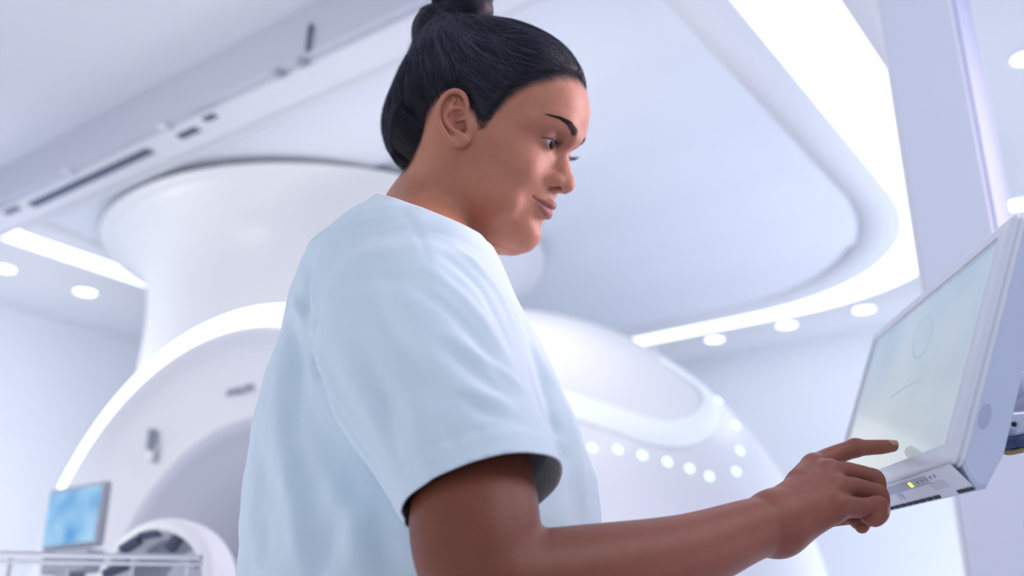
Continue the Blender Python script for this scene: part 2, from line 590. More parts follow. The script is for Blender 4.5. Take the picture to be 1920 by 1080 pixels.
def build_ear(F, s):
    o, ex, ey, ez = ear_frame(s)
    M = HR @ np.stack([ex, ey, ez], 1)

    def E(x, y, z=0):
        """crop pixel coordinates of the ear outline -> world"""
        X = (x - 385) / 10.3; Y = (490 - y) / 10.3
        return h1(*(o + ex * X + ey * Y + ez * z))
    # body of the ear
    F.ellipsoid(E(395, 440, -2.5), np.array([15.0, 25.5, 2.6]) * .001, M, k=.003)
    F.ellipsoid(E(430, 700, -1.5), np.array([9.5, 10.5, 2.6]) * .001, M, k=.004)
    F.ellipsoid(E(470, 480, -7), np.array([10, 18, 8]) * .001, M, k=.006)
    # dish of the ear
    F.ellipsoid(E(445, 535, 2.8), np.array([9.5, 16.0, 8.0]) * .001, M, k=.003, op='s')
    F.ellipsoid(E(415, 315, 2.6), np.array([8.2, 8.5, 4.2]) * .001, M, k=.002, op='s')
    # helix
    F.chain([E(455, 492, -3), E(515, 470, -1.0), E(552, 400, .2), E(548, 320, 1.2), E(515, 232, 2.2), E(445, 187, 2.8), E(365, 198, 3.0), E(288, 262, 3.0), E(240, 350, 3.0), E(226, 440, 3.0), E(245, 545, 2.6), E(292, 640, 1.8), E(350, 735, .8), E(398, 785, 0)],
            [.0012, .0019, .0024, .0028, .0030, .0030, .0029, .0028, .0027, .0026, .0026, .0028, .0032, .0034], k=.0018, sub=4)
    # antihelix and its two legs
    F.chain([E(505, 375, -.8), E(430, 368, 1.0), E(350, 395, 2.0), E(305, 450, 2.2), E(318, 530, 2.0), E(368, 600, 1.9), E(430, 645, 1.8), E(470, 680, 1.2)],
            [.0014, .0018, .0022, .0024, .0024, .0024, .0026, .0028], k=.0022, sub=4)
    F.chain([E(330, 420, 1.0), E(365, 340, .6), E(420, 265, .2)], [.0018, .0018, .0012], k=.004, sub=3)
    # crus, tragus, lobe
    F.chain([E(548, 475, -1.0), E(500, 490, -1.6), E(430, 500, -3)], [.0024, .0020, .0012], k=.003, sub=3)
    F.ellipsoid(E(572, 560, -1.0), np.array([4.2, 6.0, 3.4]) * .001, M, k=.004)
    F.chain([E(575, 440, -1.5), E(585, 520, -1.5), E(575, 640, -1.5), E(540, 720, -1.0)], [.0030, .0034, .003, .0028], k=.005, sub=3)
    F.ellipsoid(E(455, 735, 0.0), np.array([8.8, 7.6, 3.4]) * .001, M, k=.004)
    # ear hole and groove
    F.chain([E(500, 540, -1.5), E(515, 600, -3), E(522, 630, -4)], [.0028, .0036, .0026], k=.002, op='s', sub=3)


# ---- hair volume
hair_tab = RadialTable(ANG, {
    140: [10, 10, 10, 10, 10, 11, 12, 12],
    136: [30, 30, 30, 30, 31, 34, 36, 36],
    128: [52, 53, 52, 50, 50, 56, 66, 68],
    115: [70, 71, 70, 66, 65, 76, 90, 94],
    95: [84, 85, 82, 76, 74, 86, 106, 110],
    75: [94, 94, 88, 80, 78, 91, 115, 120],
    50: [100, 99, 91, 80, 79, 92, 120, 126],
    25: [92, 90, 85, 76, 76, 91, 121, 129],
    0: [88, 88, 83, 75, 73, 88, 120, 131],
    -20: [88, 88, 83, 73, 70, 83, 115, 127],
    -40: [88, 86, 80, 68, 64, 75, 102, 114],
    -55: [86, 80, 70, 60, 57, 66, 86, 98],
    -68: [80, 70, 60, 55, 52, 58, 68, 76],
    -78: [60, 60, 50, 45, 42, 44, 48, 54],
})
HL_A = np.array([0, 10, 20, 33, 50, 60, 67, 72, 76, 80, 87, 95, 100, 111, 118, 124, 133, 137, 145, 150, 180.])
HL_U = np.array([95, 94, 90, 82, 64, 48, 32, 12, 7, 11, 17, 25, 28, 34, 28, 18, 0, -26, -52, -64, -70.])


def hairline(a):
    return np.interp(a, HL_A, HL_U)


_aa = np.arange(0, 181, 1.0)
_sl = np.abs(np.gradient(np.interp(_aa, HL_A, HL_U))) / 1.5
_sl = np.convolve(np.pad(_sl, 7, mode='edge'), np.ones(15) / 15, 'valid')


def above_line(a, u):
    """Distance above the hairline in mm, measured across it."""
    return (u - hairline(a)) / np.sqrt(1 + np.interp(a, _aa, _sl) ** 2)


def hair_sdf_mm(q):
    a = np.degrees(np.arctan2(np.abs(q[:, 1]), q[:, 0]))
    w = smoothstep(-2, np.interp(a, [85, 120], [14, 22]), above_line(a, q[:, 2]))
    ds = skull.sdf(q) + 1.8
    dh = hair_tab.sdf(q)
    return ds * (1 - w) + np.minimum(dh, ds - 1.8 - 2.0) * w


# ---- torso, arm and hand
SHOULDER = at(735, 600, .850)
ELBOW = at(925, 1108, .742)
WRIST = at(1458, 982, .872)
CHEST = np.array([-0.045, 0.975, 1.20])


def build_arm(F):
    fa = WRIST - ELBOW
    F.chain([SHOULDER, at(845, 760, .812), at(884, 890, .785), at(892, 1000, .757), at(908, 1090, .745), at(912, 1130, .742)], [.046, .047, .0480, .0490, .044, .038], k=.03, sub=8)
    F.chain([ELBOW + fa * .02, ELBOW + fa * .28 + np.array([0, 0, -.006]), ELBOW + fa * .62 + np.array([0, 0, -.007]), ELBOW + fa * .88, WRIST], [.040, .0390, .0320, .0258, .0246], k=.007, sub=16)
    # wrist bones
    F.ellipsoid(at(1452, 948, .866), np.array([.012, .010, .009]), k=.014)


HAND = {
    # finger: joints as photo position and distance, and radii
    'index': ([(1500, 905, .895), (1530, 874, .926), (1570, 852, .936), (1605, 841, .938), (1630, 839, .941), (1652, 838, .943), (1673, 836, .9455)],
              [.0125, .0112, .0092, .0083, .0073, .0069, .0058]),
    'middle': ([(1503, 925, .885), (1558, 889, .908), (1606, 889, .916), (1640, 900, .917), (1645, 918, .915), (1640, 940, .917), (1622, 950, .920)],
               [.0125, .0112, .0092, .0082, .0078, .0073, .0062]),
    'ring': ([(1503, 950, .877), (1572, 917, .890), (1618, 918, .898), (1647, 929, .900), (1652, 948, .898), (1644, 968, .901), (1626, 972, .905)],
             [.0125, .0108, .0088, .0080, .0076, .0071, .0060]),
    'little': ([(1500, 985, .870), (1570, 953, .872), (1614, 952, .880), (1647, 951, .882), (1651, 963, .879), (1640, 973, .881), (1625, 970, .886)],
               [.0120, .0105, .0088, .0080, .0074, .0070, .0058]),
    'thumb': ([(1490, 965, .900), (1535, 965, .925), (1575, 965, .925), (1600, 966, .915), (1611, 978, .905), (1616, 987, .902)],
              [.0120, .0125, .0100, .0088, .0080, .0062]),
}


def build_hand(F):
    W = WRIST
    # palm bones joined into one slab
    F.capsule(W, at(1530, 878, .922), .0215, .0105, .012)
    F.capsule(W, at(1555, 893, .906), .0225, .0115, .012)
    F.capsule(W, at(1566, 922, .889), .0225, .0115, .012)
    F.capsule(W, at(1560, 960, .873), .0225, .0110, .012)
    F.capsule(at(1490, 950, .885), at(1560, 925, .905), .017, .012, .012)
    F.capsule(at(1490, 985, .890), at(1556, 965, .905), .014, .010, .012)
    for n, (js, rs) in HAND.items():
        pts = [at(*j) for j in js]
        F.chain(pts, rs, k=.0045 if n != 'thumb' else .007, sub=4)
    # knuckles
    for x, y, Y, r in ((1526, 866, .918, .0062), (1556, 880, .900, .0080), (1572, 910, .883, .0078), (1573, 944, .866, .0072)):
        F.ellipsoid(at(x, y, Y), np.array([r, r, r]), k=.010)
    for n in ('middle', 'ring', 'little', 'index'):
        j = HAND[n][0][3]
        F.ellipsoid(at(j[0] - 1, j[1] - 3, j[2] - .001), np.array([.0082] * 3), k=.004)
    # tendons
    for a, b in (((1478, 925, .872), (1522, 868, .912)), ((1480, 945, .862), (1552, 886, .895)), ((1482, 965, .856), (1566, 915, .878))):
        F.capsule(at(*a), at(*b), .0035, .0040, .010)
    for x, y0, y1 in ((1468, 1000, 1030), (1478, 998, 1026), (1490, 1000, 1022)):
        F.capsule(at(x, y0, .853), at(x + 2, y1, .872), .0006, .0004, .004, 's')


def build_torso(F, hidden=True):
    c = CHEST
    yw = math.radians(-12)
    M = rot(0, 0, yw)
    F.capsule(NECK_BASE + [0, 0, -.02], c + [-.02, 0, .08], .062, .095, .06)
    F.ellipsoid(c + [-.01, 0, .03], np.array([.10, .145, .17]), M, k=.06)
    F.ellipsoid(c + [0, 0, -.22], np.array([.095, .13, .20]), M, k=.06)
    F.ellipsoid(c + [-.01, 0, -.38], np.array([.105, .155, .14]), M, k=.06)
    F.capsule(SHOULDER + [0.02, 0, .01], c + [-.02, -.05, .12], .048, .07, .05)
    # far shoulder and the far arm hanging beside the body
    fs = c + M @ np.array([-.03, .165, .115]); fe = fs + [.0, .03, -.27]; fw = fe + [.10, .0, -.22]
    F.capsule(c + [-.02, .05, .12], fs, .07, .046, .05)
    F.chain([fs, fe, fw], [.046, .040, .025], k=.03)
    F.capsule(fw, fw + [.04, .01, -.07], .022, .018, .02)
    for i in range(4):
        a = fw + M @ np.array([.035 - .012 * i + .01, .0 + .0, -.075 + .004 * i])
        F.chain([a, a + [.014, .0, -.035], a + [.008, .0, -.062]], [.0085, .0078, .006], k=.004)
    F.chain([fw + [.03, -.01, -.03], fw + [.055, -.012, -.06], fw + [.056, -.01, -.085]], [.010, .009, .007], k=.006)
    # legs down to the floor
    for s in (-1, 1):
        hip = c + M @ np.array([0, s * .085, -.42]); kn = hip + [.01, 0, -.36]; an = kn + [-.02, 0, -.35]
        an[2] = .09; kn[2] = .46
        F.chain([hip, kn, an], [.085, .055, .036], k=.03)
        F.chain([an + [-.02, 0, -.04], an + [.06, 0, -.055], an + [.15, s * .01, -.065]], [.034, .032, .024], k=.02)


# ---- material of the skin: tone varies by place (lips, lid margins, nails)
def skin_material():
    m = bpy.data.materials.new('brown_skin'); m.use_nodes = True
    nt = m.node_tree; b = nt.nodes['Principled BSDF']; L = nt.links
    at_ = nt.nodes.new('ShaderNodeAttribute'); at_.attribute_name = 'tone'
    tc = nt.nodes.new('ShaderNodeTexCoord')
    n = nt.nodes.new('ShaderNodeTexNoise'); n.inputs['Scale'].default_value = 90; n.inputs['Detail'].default_value = 5
    L.new(tc.outputs['Object'], n.inputs['Vector'])
    mr = nt.nodes.new('ShaderNodeMapRange'); mr.inputs['To Min'].default_value = .88; mr.inputs['To Max'].default_value = 1.12
    L.new(n.outputs['Fac'], mr.inputs['Value'])
    mx = nt.nodes.new('ShaderNodeVectorMath'); mx.operation = 'SCALE'
    L.new(at_.outputs['Color'], mx.inputs[0]); L.new(mr.outputs[0], mx.inputs['Scale'])
    L.new(mx.outputs[0], b.inputs['Base Color'])
    b.inputs['Roughness'].default_value = .46
    b.inputs['Specular IOR Level'].default_value = .32
    b.inputs['Subsurface Weight'].default_value = .35
    b.inputs['Subsurface Radius'].default_value = (1.0, .32, .18)
    b.inputs['Subsurface Scale'].default_value = .005
    v = nt.nodes.new('ShaderNodeTexVoronoi'); v.inputs['Scale'].default_value = 900
    L.new(tc.outputs['Object'], v.inputs['Vector'])
    n2 = nt.nodes.new('ShaderNodeTexNoise'); n2.inputs['Scale'].default_value = 420; n2.inputs['Detail'].default_value = 3
    L.new(tc.outputs['Object'], n2.inputs['Vector'])
    ad = nt.nodes.new('ShaderNodeMath'); ad.operation = 'ADD'
    L.new(v.outputs['Distance'], ad.inputs[0]); L.new(n2.outputs['Fac'], ad.inputs[1])
    bp = nt.nodes.new('ShaderNodeBump'); bp.inputs['Strength'].default_value = .22; bp.inputs['Distance'].default_value = .0006
    L.new(ad.outputs[0], bp.inputs['Height']); L.new(bp.outputs['Normal'], b.inputs['Normal'])
    return m


def skin_tone(X):
    base = np.array([.53, .228, .145])
    Cc = np.tile(base, (len(X), 1))
    # camera-side shade of the arm put into its tone, easing towards the hand
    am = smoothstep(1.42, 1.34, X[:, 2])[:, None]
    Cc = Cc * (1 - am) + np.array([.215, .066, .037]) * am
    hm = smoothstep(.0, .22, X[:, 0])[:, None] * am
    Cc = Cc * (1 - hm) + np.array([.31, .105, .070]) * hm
    q = hl(X)
    A = np.abs(q[:, 1])
    head = (np.abs(q) < [140, 110, 140]).all(1)

    def blend(w, c):
        w = (w * head)[:, None]
        Cc[:] = Cc * (1 - w) + np.array(c) * w
    # warm cheeks and ears, browner jaw
    blend(.5 * np.exp(-(((q[:, 0] - 70) / 22) ** 2 + ((A - 48) / 20) ** 2 + ((q[:, 2] + 5) / 22) ** 2)), (.60, .24, .155))
    blend(.35 * np.exp(-(((q[:, 0] + 12) / 24) ** 2 + ((A - 84) / 9) ** 2 + ((q[:, 2]) / 30) ** 2)), (.52, .20, .155))
    # lips
    x = q[:, 0]
    top = np.interp(A, [0, 5, 14, 24, 27], [-41.6, -40.4, -43.2, -46.6, -47.5])
    bot = np.interp(A, [0, 8, 16, 24, 27], [-61.0, -60.2, -56.6, -50, -48])
    w = smoothstep(-.8, .9, top - q[:, 2]) * smoothstep(-1.2, 1.2, q[:, 2] - bot) * (A < 27.5) * (x > 78)
    blend(.65 * w, (.23, .068, .082))
    # lids and under-eye
    e = np.exp(-(((A - EYE[1]) / 16) ** 2 + ((q[:, 2] - EYE[2] - 3) / 9.0) ** 2)) * (x > 60)
    blend(.62 * e, (.17, .06, .065))
    # rims of the lids
    t = (A - EYE[1] - .3) / 12.3
    mid = EYE[2] - 1.0 + 1.6 * t
    up = mid + 3.3 * (1 - t * t); lo = mid - 5.2 * (1 - t * t)
    rim = np.exp(-((q[:, 2] - up) / 1.0) ** 2) * (np.abs(t) < 1.12) * (x > 60)
    blend(.85 * rim, (.03, .015, .015))
    rim = np.exp(-((q[:, 2] - lo) / .8) ** 2) * (np.abs(t) < 1.05) * (x > 60)
    blend(.4 * rim, (.06, .025, .025))
    # brows: skin under the brow hairs
    by = np.interp(A, [6, 14, 28, 42, 54], [33, 36.0, 40.0, 40.5, 37.0])
    bw = np.interp(A, [8, 14, 30, 44, 55], [2.4, 3.8, 2.9, 1.5, .3])
    w = smoothstep(1.25, .55, np.abs(q[:, 2] - by) / bw) * (A > 10) * (A < 55) * (x > 50)
    blend(.65 * w, (.05, .025, .022))
    # nostrils
    # skin showing through at the hairline
    a = np.degrees(np.arctan2(A, x))
    inside = smoothstep(-8, 4, above_line(a, q[:, 2])) * (A < 76)
    blend(.92 * inside, (.012, .010, .014))
    return Cc


def set_tone(o, Cc):
    at_ = o.data.color_attributes.new('tone', 'FLOAT_COLOR', 'POINT')
    at_.data.foreach_set('color', np.hstack([Cc, np.ones((len(Cc), 1))]).astype(np.float32).ravel())


def join_meshes(parts):
    off = 0; V = []; Q = []
    for v, q in parts:
        V.append(v); Q.append(q + off); off += len(v)
    return np.concatenate(V), np.concatenate(Q)


def crop_faces(V, Q, keep):
    Q = Q[keep[Q].all(1)]
    used = np.unique(Q)
    mp = np.full(len(V), -1); mp[used] = np.arange(len(used))
    return V[used], mp[Q]


M_SKIN = skin_material()
woman = empty('person', (CHEST[0], CHEST[1], 0.0))
tag(woman, 'woman in pale blue hospital gown with dark hair in a bun, pointing at the monitor', 'person')

FB = Field()
build_head(FB)
neck_lines(FB)
for s in (-1, 1): build_ear(FB, s)
build_torso(FB)
build_arm(FB)
build_hand(FB)

HEAD_H = .0011 if DETAIL else .0022
v1, q1 = polygonise(FB, HL - [.17, .13, .19], HL + [.14, .13, .15], HEAD_H)
lowz = 1.445
v1, q1 = crop_faces(v1, q1, v1[:, 2] > 0)
v2, q2 = polygonise(lambda p, margin=.03: np.where((p[:, 0] > .06) | (p[:, 1] < .83), FB(p, margin), 1.0), np.array([-.15, .60, .94]), np.array([.42, 1.00, 1.28]), .0011 if DETAIL else .002)
v3, q3 = polygonise(FB, [-.33, .6, -.02], [.40, 1.30, 1.46], .006)


def in_arm(p):
    return (p[:, 2] > .95) & (p[:, 2] < 1.265) & (((p[:, 0] > .08) & (p[:, 0] < .42)) | ((p[:, 1] < .815) & (p[:, 0] > -.13) & (p[:, 0] <= .08)))


g = in_arm(v2)
v2, q2 = crop_faces(v2, q2, g)
v3, q3 = crop_faces(v3, q3, (~in_arm(v3)) & (v3[:, 2] < 1.44))
v1, q1 = crop_faces(v1, q1, v1[:, 2] > 1.432)

# ------------------------------------------------------------------ gown
def lvl(pl, pr, py, b, cy):
    L_, R_ = at(pl, py, .975), at(pr, py, .975)
    return (L_[2], (L_[0] + R_[0]) / 2, (R_[0] - L_[0]) / 2, b, cy)


GL = [lvl(440, 1135, 1600, .185, 1.01), lvl(443, 1130, 1250, .175, 1.005), lvl(446, 1128, 1080, .160, 1.0), lvl(449, 1128, 990, .152, .998), lvl(457, 1119, 900, .136, .994),
      lvl(473, 1088, 800, .130, .990), lvl(499, 1050, 720, .128, .986), lvl(533, 1008, 640, .128, .982), lvl(548, 972, 575, .130, .978), lvl(575, 946, 528, .132, .968),
      lvl(640, 912, 472, .105, .962), lvl(695, 884, 430, .084, .960), lvl(722, 868, 398, .070, .958), lvl(738, 850, 375, .06, .958)]
GL = np.array(sorted(GL))
zz = GL[:, 0]


def gown_loft(p):
    z = p[:, 2]
    cx, a, b, cy = [np.interp(z, zz, GL[:, i]) for i in (1, 2, 3, 4)]
    dz = .012
    ga = (np.interp(z + dz, zz, GL[:, 2]) - np.interp(z - dz, zz, GL[:, 2])) / (2 * dz)
    x = (p[:, 0] - cx) / a; y = (p[:, 1] - cy) / b
    n = 2.3
    k = (np.abs(x) ** n + np.abs(y) ** n) ** (1 / n)
    d = (k - 1) * np.minimum(a, b) / np.sqrt(1 + np.minimum(ga * ga, 4) * .6)
    return np.maximum(d, np.maximum(z - zz[-1], zz[0] - z))


SLV = [at(792, 555, .862), at(783, 610, .845), at(806, 712, .812), at(862, 830, .785), at(914, 940, .765), at(958, 1040, .745)]
HEM_A, HEM_B, HEM_C = at(765, 995, .785), at(1040, 925, .800), at(905, 854, .705)
HN = np.cross(HEM_B - HEM_A, HEM_C - HEM_A); HN /= np.linalg.norm(HN)
if HN @ (SLV[-1] - SLV[0]) < 0: HN = -HN
NK_A, NK_B, NK_C = at(738, 392, .965), at(845, 428, .905), at(912, 470, .985)
NKN = np.cross(NK_B - NK_A, NK_C - NK_A); NKN /= np.linalg.norm(NKN)
if NKN[2] < 0: NKN = -NKN


def build_gown(F):
    F.add(gown_loft, [-.04, .975, 1.1], .6, .01)
    F.chain([at(800, 455, .925), at(765, 520, .885)], [.040, .066], k=.05)
    F.chain(SLV, [.078, .087, .085, .0715, .0605, .058], k=.010)
    # far sleeve
    F.chain([at(800, 455, 1.0), at(770, 530, 1.09), at(800, 700, 1.14), at(860, 900, 1.17)], [.04, .07, .08, .07], k=.04)


FG = Field(); build_gown(FG)


def gown_field(p, margin=.03):
    return FG(p, margin)




# keep the covered part of the body well under the cloth
cov = (v3[:, 2] > .60) & (v3[:, 2] < 1.42) & ((v3[:, 1] < 1.12) | (v3[:, 2] > 1.10))
for _ in range(3):
    X = v3[cov]; d0 = gown_field(X, .1)
    G_ = np.stack([gown_field(X + np.eye(3)[i] * .003, .1) - d0 for i in range(3)], 1) / .003
    G_ /= np.linalg.norm(G_, axis=1, keepdims=True) + 1e-6
    v3[cov] = X - G_ * np.clip(d0 + .014, 0, .04)[:, None]
SV, SQ = join_meshes([(v1, q1), (v2, q2), (v3, q3)])
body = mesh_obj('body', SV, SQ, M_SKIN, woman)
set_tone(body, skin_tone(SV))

# ------------------------------------------------------------------ hair
def hair_material(nm, c0, c1, rg):
    m = bpy.data.materials.new(nm); m.use_nodes = True
    nt = m.node_tree; b = nt.nodes['Principled BSDF']; L = nt.links
    tc = nt.nodes.new('ShaderNodeTexCoord')
    n = nt.nodes.new('ShaderNodeTexNoise'); n.inputs['Scale'].default_value = 60; n.inputs['Detail'].default_value = 3
    r = nt.nodes.new('ShaderNodeValToRGB')
    r.color_ramp.elements[0].color = (*c0, 1); r.color_ramp.elements[1].color = (*c1, 1)
    L.new(tc.outputs['Object'], n.inputs['Vector']); L.new(n.outputs['Fac'], r.inputs[0]); L.new(r.outputs[0], b.inputs['Base Color'])
    b.inputs['Roughness'].default_value = rg
    b.inputs['Specular IOR Level'].default_value = .32
    return m


M_HAIR = hair_material('black_hair', (.0035, .0035, .006), (.010, .009, .016), .5)
M_STRAND = hair_material('hair_strands', (.008, .008, .018), (.034, .032, .062), .30)
BUN = np.array([-97.0, 0, 160.0])
BAX = np.array([-.42, 0, .91])


def build_hair(F):
    F.add(lambda p: hair_sdf_mm(hl(p)) / 1000, h1(-15, 0, 35), .18, .004)
    F.ellipsoid(h1(-112, -2, 112), np.array([30, 34, 30]) * .001, HR, k=.03)
    e1 = np.array([.91, 0, .42]); e2 = np.array([0, 1., 0])
    ring = [h1(*(BUN - BAX * 22 + (e1 * math.cos(t) + e2 * math.sin(t)) * 19 + BAX * 5 * math.sin(t + 1))) for t in np.linspace(0, 2 * math.pi, 9)]
    F.chain(ring, [.0165] * 9, k=.008)
    ring = [h1(*(BUN + BAX * 4 + (e1 * math.cos(t) + e2 * math.sin(t)) * 20)) for t in np.linspace(0, 2 * math.pi, 9)]
    F.chain(ring, [.0175] * 9, k=.006)
    F.ellipsoid(h1(*(BUN + BAX * 12)), np.array([24, 24, 18]) * .001, HR, k=.01)


M_FLY = hair_material('stray_hairs', (.05, .05, .08), (.20, .20, .28), .35)
FH = Field(); build_hair(FH)
hv, hq = polygonise(FH, HL - [.20, .14, .12], HL + [.15, .14, .24], .0018 if DETAIL else .003, reach=2.4)
hq_local = hl(hv)
# fine strand relief pressed into the volume
NZ = RNG.normal(size=(40, 3)); NPH = RNG.uniform(0, 6.28, 40)


def strand_paths(roots, n, lift, jitter, rng, target=None, bow=.16):
    """Hair lines from root points over the hair surface to the foot of the bun (mm, head space)."""
    tg = np.array([-96., 0, 128.]) if target is None else target
    m = len(roots)
    side = np.sign(roots[:, 1:2] + 1e-6)
    T = np.tile(tg, (m, 1)) + rng.normal(size=(m, 3)) * [7, 9, 4] + np.hstack([np.zeros((m, 1)), side * 12, np.zeros((m, 1))])
    t = np.linspace(0, 1, n)[None, :, None]
    P = roots[:, None] * (1 - t) + T[:, None] * t
    Ld = np.linalg.norm(T - roots, axis=1)[:, None, None]
    fwd = np.clip((roots[:, 0:1] + 60) / 120, 0, 1)[:, :, None]
    P += np.sin(t * math.pi) * Ld * bow * fwd * np.array([-.15, 0, -.75])
    amp = rng.normal(size=(m, 1, 3)) * jitter
    P += np.sin(t * math.pi * rng.uniform(1, 2.5, (m, 1, 1)) + 0) * amp
    X = P.reshape(-1, 3)

    def f(q):
        return np.minimum(skull.sdf(q), FH(hw(q), margin=.05) * 1000)
    lf = (lift[:, None] * np.sin(np.linspace(0.12, 2.9, n))[None]).reshape(-1)
    for _ in range(7):
        d0 = f(X)
        G = np.stack([f(X + np.eye(3)[i] * .8) - d0 for i in range(3)], 1) / .8
        G /= np.linalg.norm(G, axis=1, keepdims=True) + 1e-6
        X = X - G * np.clip(d0 - lf, -14, 14)[:, None] * .9
    return X.reshape(m, n, 3)


def roots_on_scalp(k, rng, umin=-3, umax=80, amin=0, amax=180):
    out = []
    while len(out) < k:
        a = rng.uniform(amin, amax); U = rng.uniform(-70, 132); s = rng.choice([-1, 1], p=[.72, .28])
        du = float(above_line(a, U))
        if du < umin or du > umax: continue
        r = float(hair_tab.r(np.array([a]), np.array([U]))[0])
        out.append((r * math.cos(math.radians(a)), s * r * math.sin(math.radians(a)), U))
    return np.array(out)


NS = 5200 if DETAIL else 1500
rt = roots_on_scalp(NS, RNG, -1, 200)
rt2 = roots_on_scalp(NS // 2, RNG, -9, 6, 0, 78)
rt3 = roots_on_scalp(NS // 3, RNG, -6, 14, 104, 180)
roots = np.vstack([rt, rt2, rt3])
lift = np.concatenate([np.abs(RNG.normal(size=len(rt))) * .55 + .15, np.full(len(rt2) + len(rt3), .35)])
paths = strand_paths(roots, 16, lift, 1.6, RNG)
wprof = np.sin(np.linspace(.25, 2.6, 16)) * .5 + .5
rad = (RNG.uniform(.10, .24, len(roots))[:, None] * wprof[None]) / 1000
rad[len(rt):len(rt) + len(rt2)] *= .55 * (smoothstep(-.02, .45, np.linspace(0, 1, 16)) * .9 + .1)[None]
rad[len(rt) + len(rt2):] *= .8
pv, pq = tube_mesh(hw(paths.reshape(-1, 3)).reshape(paths.shape), rad, 3)
# loose flyaway hairs
fr = roots_on_scalp(620, RNG, -2, 120)
fp = strand_paths(fr, 18, np.abs(RNG.normal(size=len(fr))) * 1.8 + .6, 6.0, RNG, bow=.22)
fv, fq = tube_mesh(hw(fp.reshape(-1, 3)).reshape(fp.shape), np.full(fp.shape[:2], .00007), 3)
# short downy hairs in front of the ear and at the nape
def down(rs, dirs, ln, r, rng, n=7):
    P = rs[:, None] + dirs[:, None] * (np.linspace(0, 1, n)[None, :, None] * ln[:, None, None])
    P[..., 2] += -np.linspace(0, 1, n)[None] ** 2 * ln[:, None] * .15
    X = P.reshape(-1, 3)
    for _ in range(5):
        d0 = skull.sdf(X)
        G = np.stack([skull.sdf(X + np.eye(3)[i] * .8) - d0 for i in range(3)], 1)
        G /= np.linalg.norm(G, axis=1, keepdims=True) + 1e-6
        X = X - G * (d0 - .3)[:, None]
    return tube_mesh(hw(X).reshape(P.shape), np.linspace(1, .3, n)[None] * np.full((len(rs), 1), r), 3)


k = 420
aa = np.radians(RNG.uniform(64, 82, k)); sd = RNG.choice([-1, 1], k); uu = hairline(np.degrees(aa)) + RNG.uniform(-7, 9, k)
rr = skull.r(np.degrees(aa), uu)
rs = np.stack([rr * np.cos(aa), sd * rr * np.sin(aa), uu], 1)
dd = np.stack([-.75 + RNG.normal(size=k) * .2, np.zeros(k), -.35 + RNG.normal(size=k) * .3], 1)
dv1, dq1 = down(rs, dd, RNG.uniform(4, 11, k), .000075, RNG)
aa = np.radians(RNG.uniform(128, 178, k)); uu = hairline(np.degrees(aa)) + RNG.uniform(-8, 4, k)
rr = skull.r(np.degrees(aa), uu)
rs = np.stack([rr * np.cos(aa), sd * rr * np.sin(aa), uu], 1)
dd = np.stack([-.25 + RNG.normal(size=k) * .2, RNG.normal(size=k) * .3, -.8 + RNG.normal(size=k) * .3], 1)
dv2, dq2 = down(rs, dd, RNG.uniform(4, 12, k), .00007, RNG)
# strands wound round the bun
bw = []
br = []
e1 = np.array([.91, 0, .42]); e2 = np.array([0, 1., 0])
for i in range(900 if DETAIL else 300):
    t0 = RNG.uniform(0, 6.28); ln = RNG.uniform(1.2, 3.2)
    lv = RNG.uniform(-30, 26); rise = RNG.normal() * 6
    tt = np.linspace(t0, t0 + ln, 16)
    R0 = 38
    bw.append(BUN + BAX * (lv + rise * np.sin(tt))[:, None] + R0 * (e1 * np.cos(tt)[:, None] + e2 * np.sin(tt)[:, None]))
    br.append(RNG.uniform(.10, .22))
bw = np.array(bw); X = bw.reshape(-1, 3)
for _ in range(8):
    d0 = FH(hw(X), margin=.06) * 1000
    G = np.stack([FH(hw(X + np.eye(3)[i] * .8), margin=.06) * 1000 - d0 for i in range(3)], 1)
    G /= np.linalg.norm(G, axis=1, keepdims=True) + 1e-6
    X = X - G * np.clip(d0 - .3, -12, 12)[:, None] * .9
bv, bq = tube_mesh(hw(X).reshape(bw.shape), (np.array(br)[:, None] * wprof[None]) / 1000, 3)
isbun = (hl(hv) - BUN) @ BAX > -36
isbun &= np.linalg.norm(hl(hv) - BUN, axis=1) < 62
al_ = np.degrees(np.arctan2(np.abs(hq_local[:, 1]), hq_local[:, 0]))
onhead = hq_local[:, 2] > hairline(al_) - 5
cap_v, cap_q = crop_faces(hv, hq, ~isbun & onhead)
mb = np.zeros(len(hv), bool); mb[np.unique(hq[isbun[hq].any(1)])] = True
bun_v, bun_q = crop_faces(hv, hq, mb)
V, Q = join_meshes([(cap_v, cap_q), (pv, pq), (fv, fq), (dv1, dq1), (dv2, dq2)])
hair = mesh_obj('hair', V, Q, M_HAIR, woman)
hair.data.materials.append(M_STRAND)
mi = np.zeros(len(Q), dtype=np.int32); mi[len(cap_q):] = 1; mi[len(cap_q) + len(pq):] = 2; mi[len(cap_q) + len(pq) + len(fq):] = 0; hair.data.materials.append(M_FLY)
if len(hair.data.polygons) == len(mi): hair.data.polygons.foreach_set('material_index', mi)
V, Q = join_meshes([(bun_v, bun_q), (bv, bq)])
bun = mesh_obj('hair_bun', V, Q, M_HAIR, hair)
bun.data.materials.append(M_STRAND)
mi = np.zeros(len(Q), dtype=np.int32); mi[len(bun_q):] = 1
if len(bun.data.polygons) == len(mi): bun.data.polygons.foreach_set('material_index', mi)

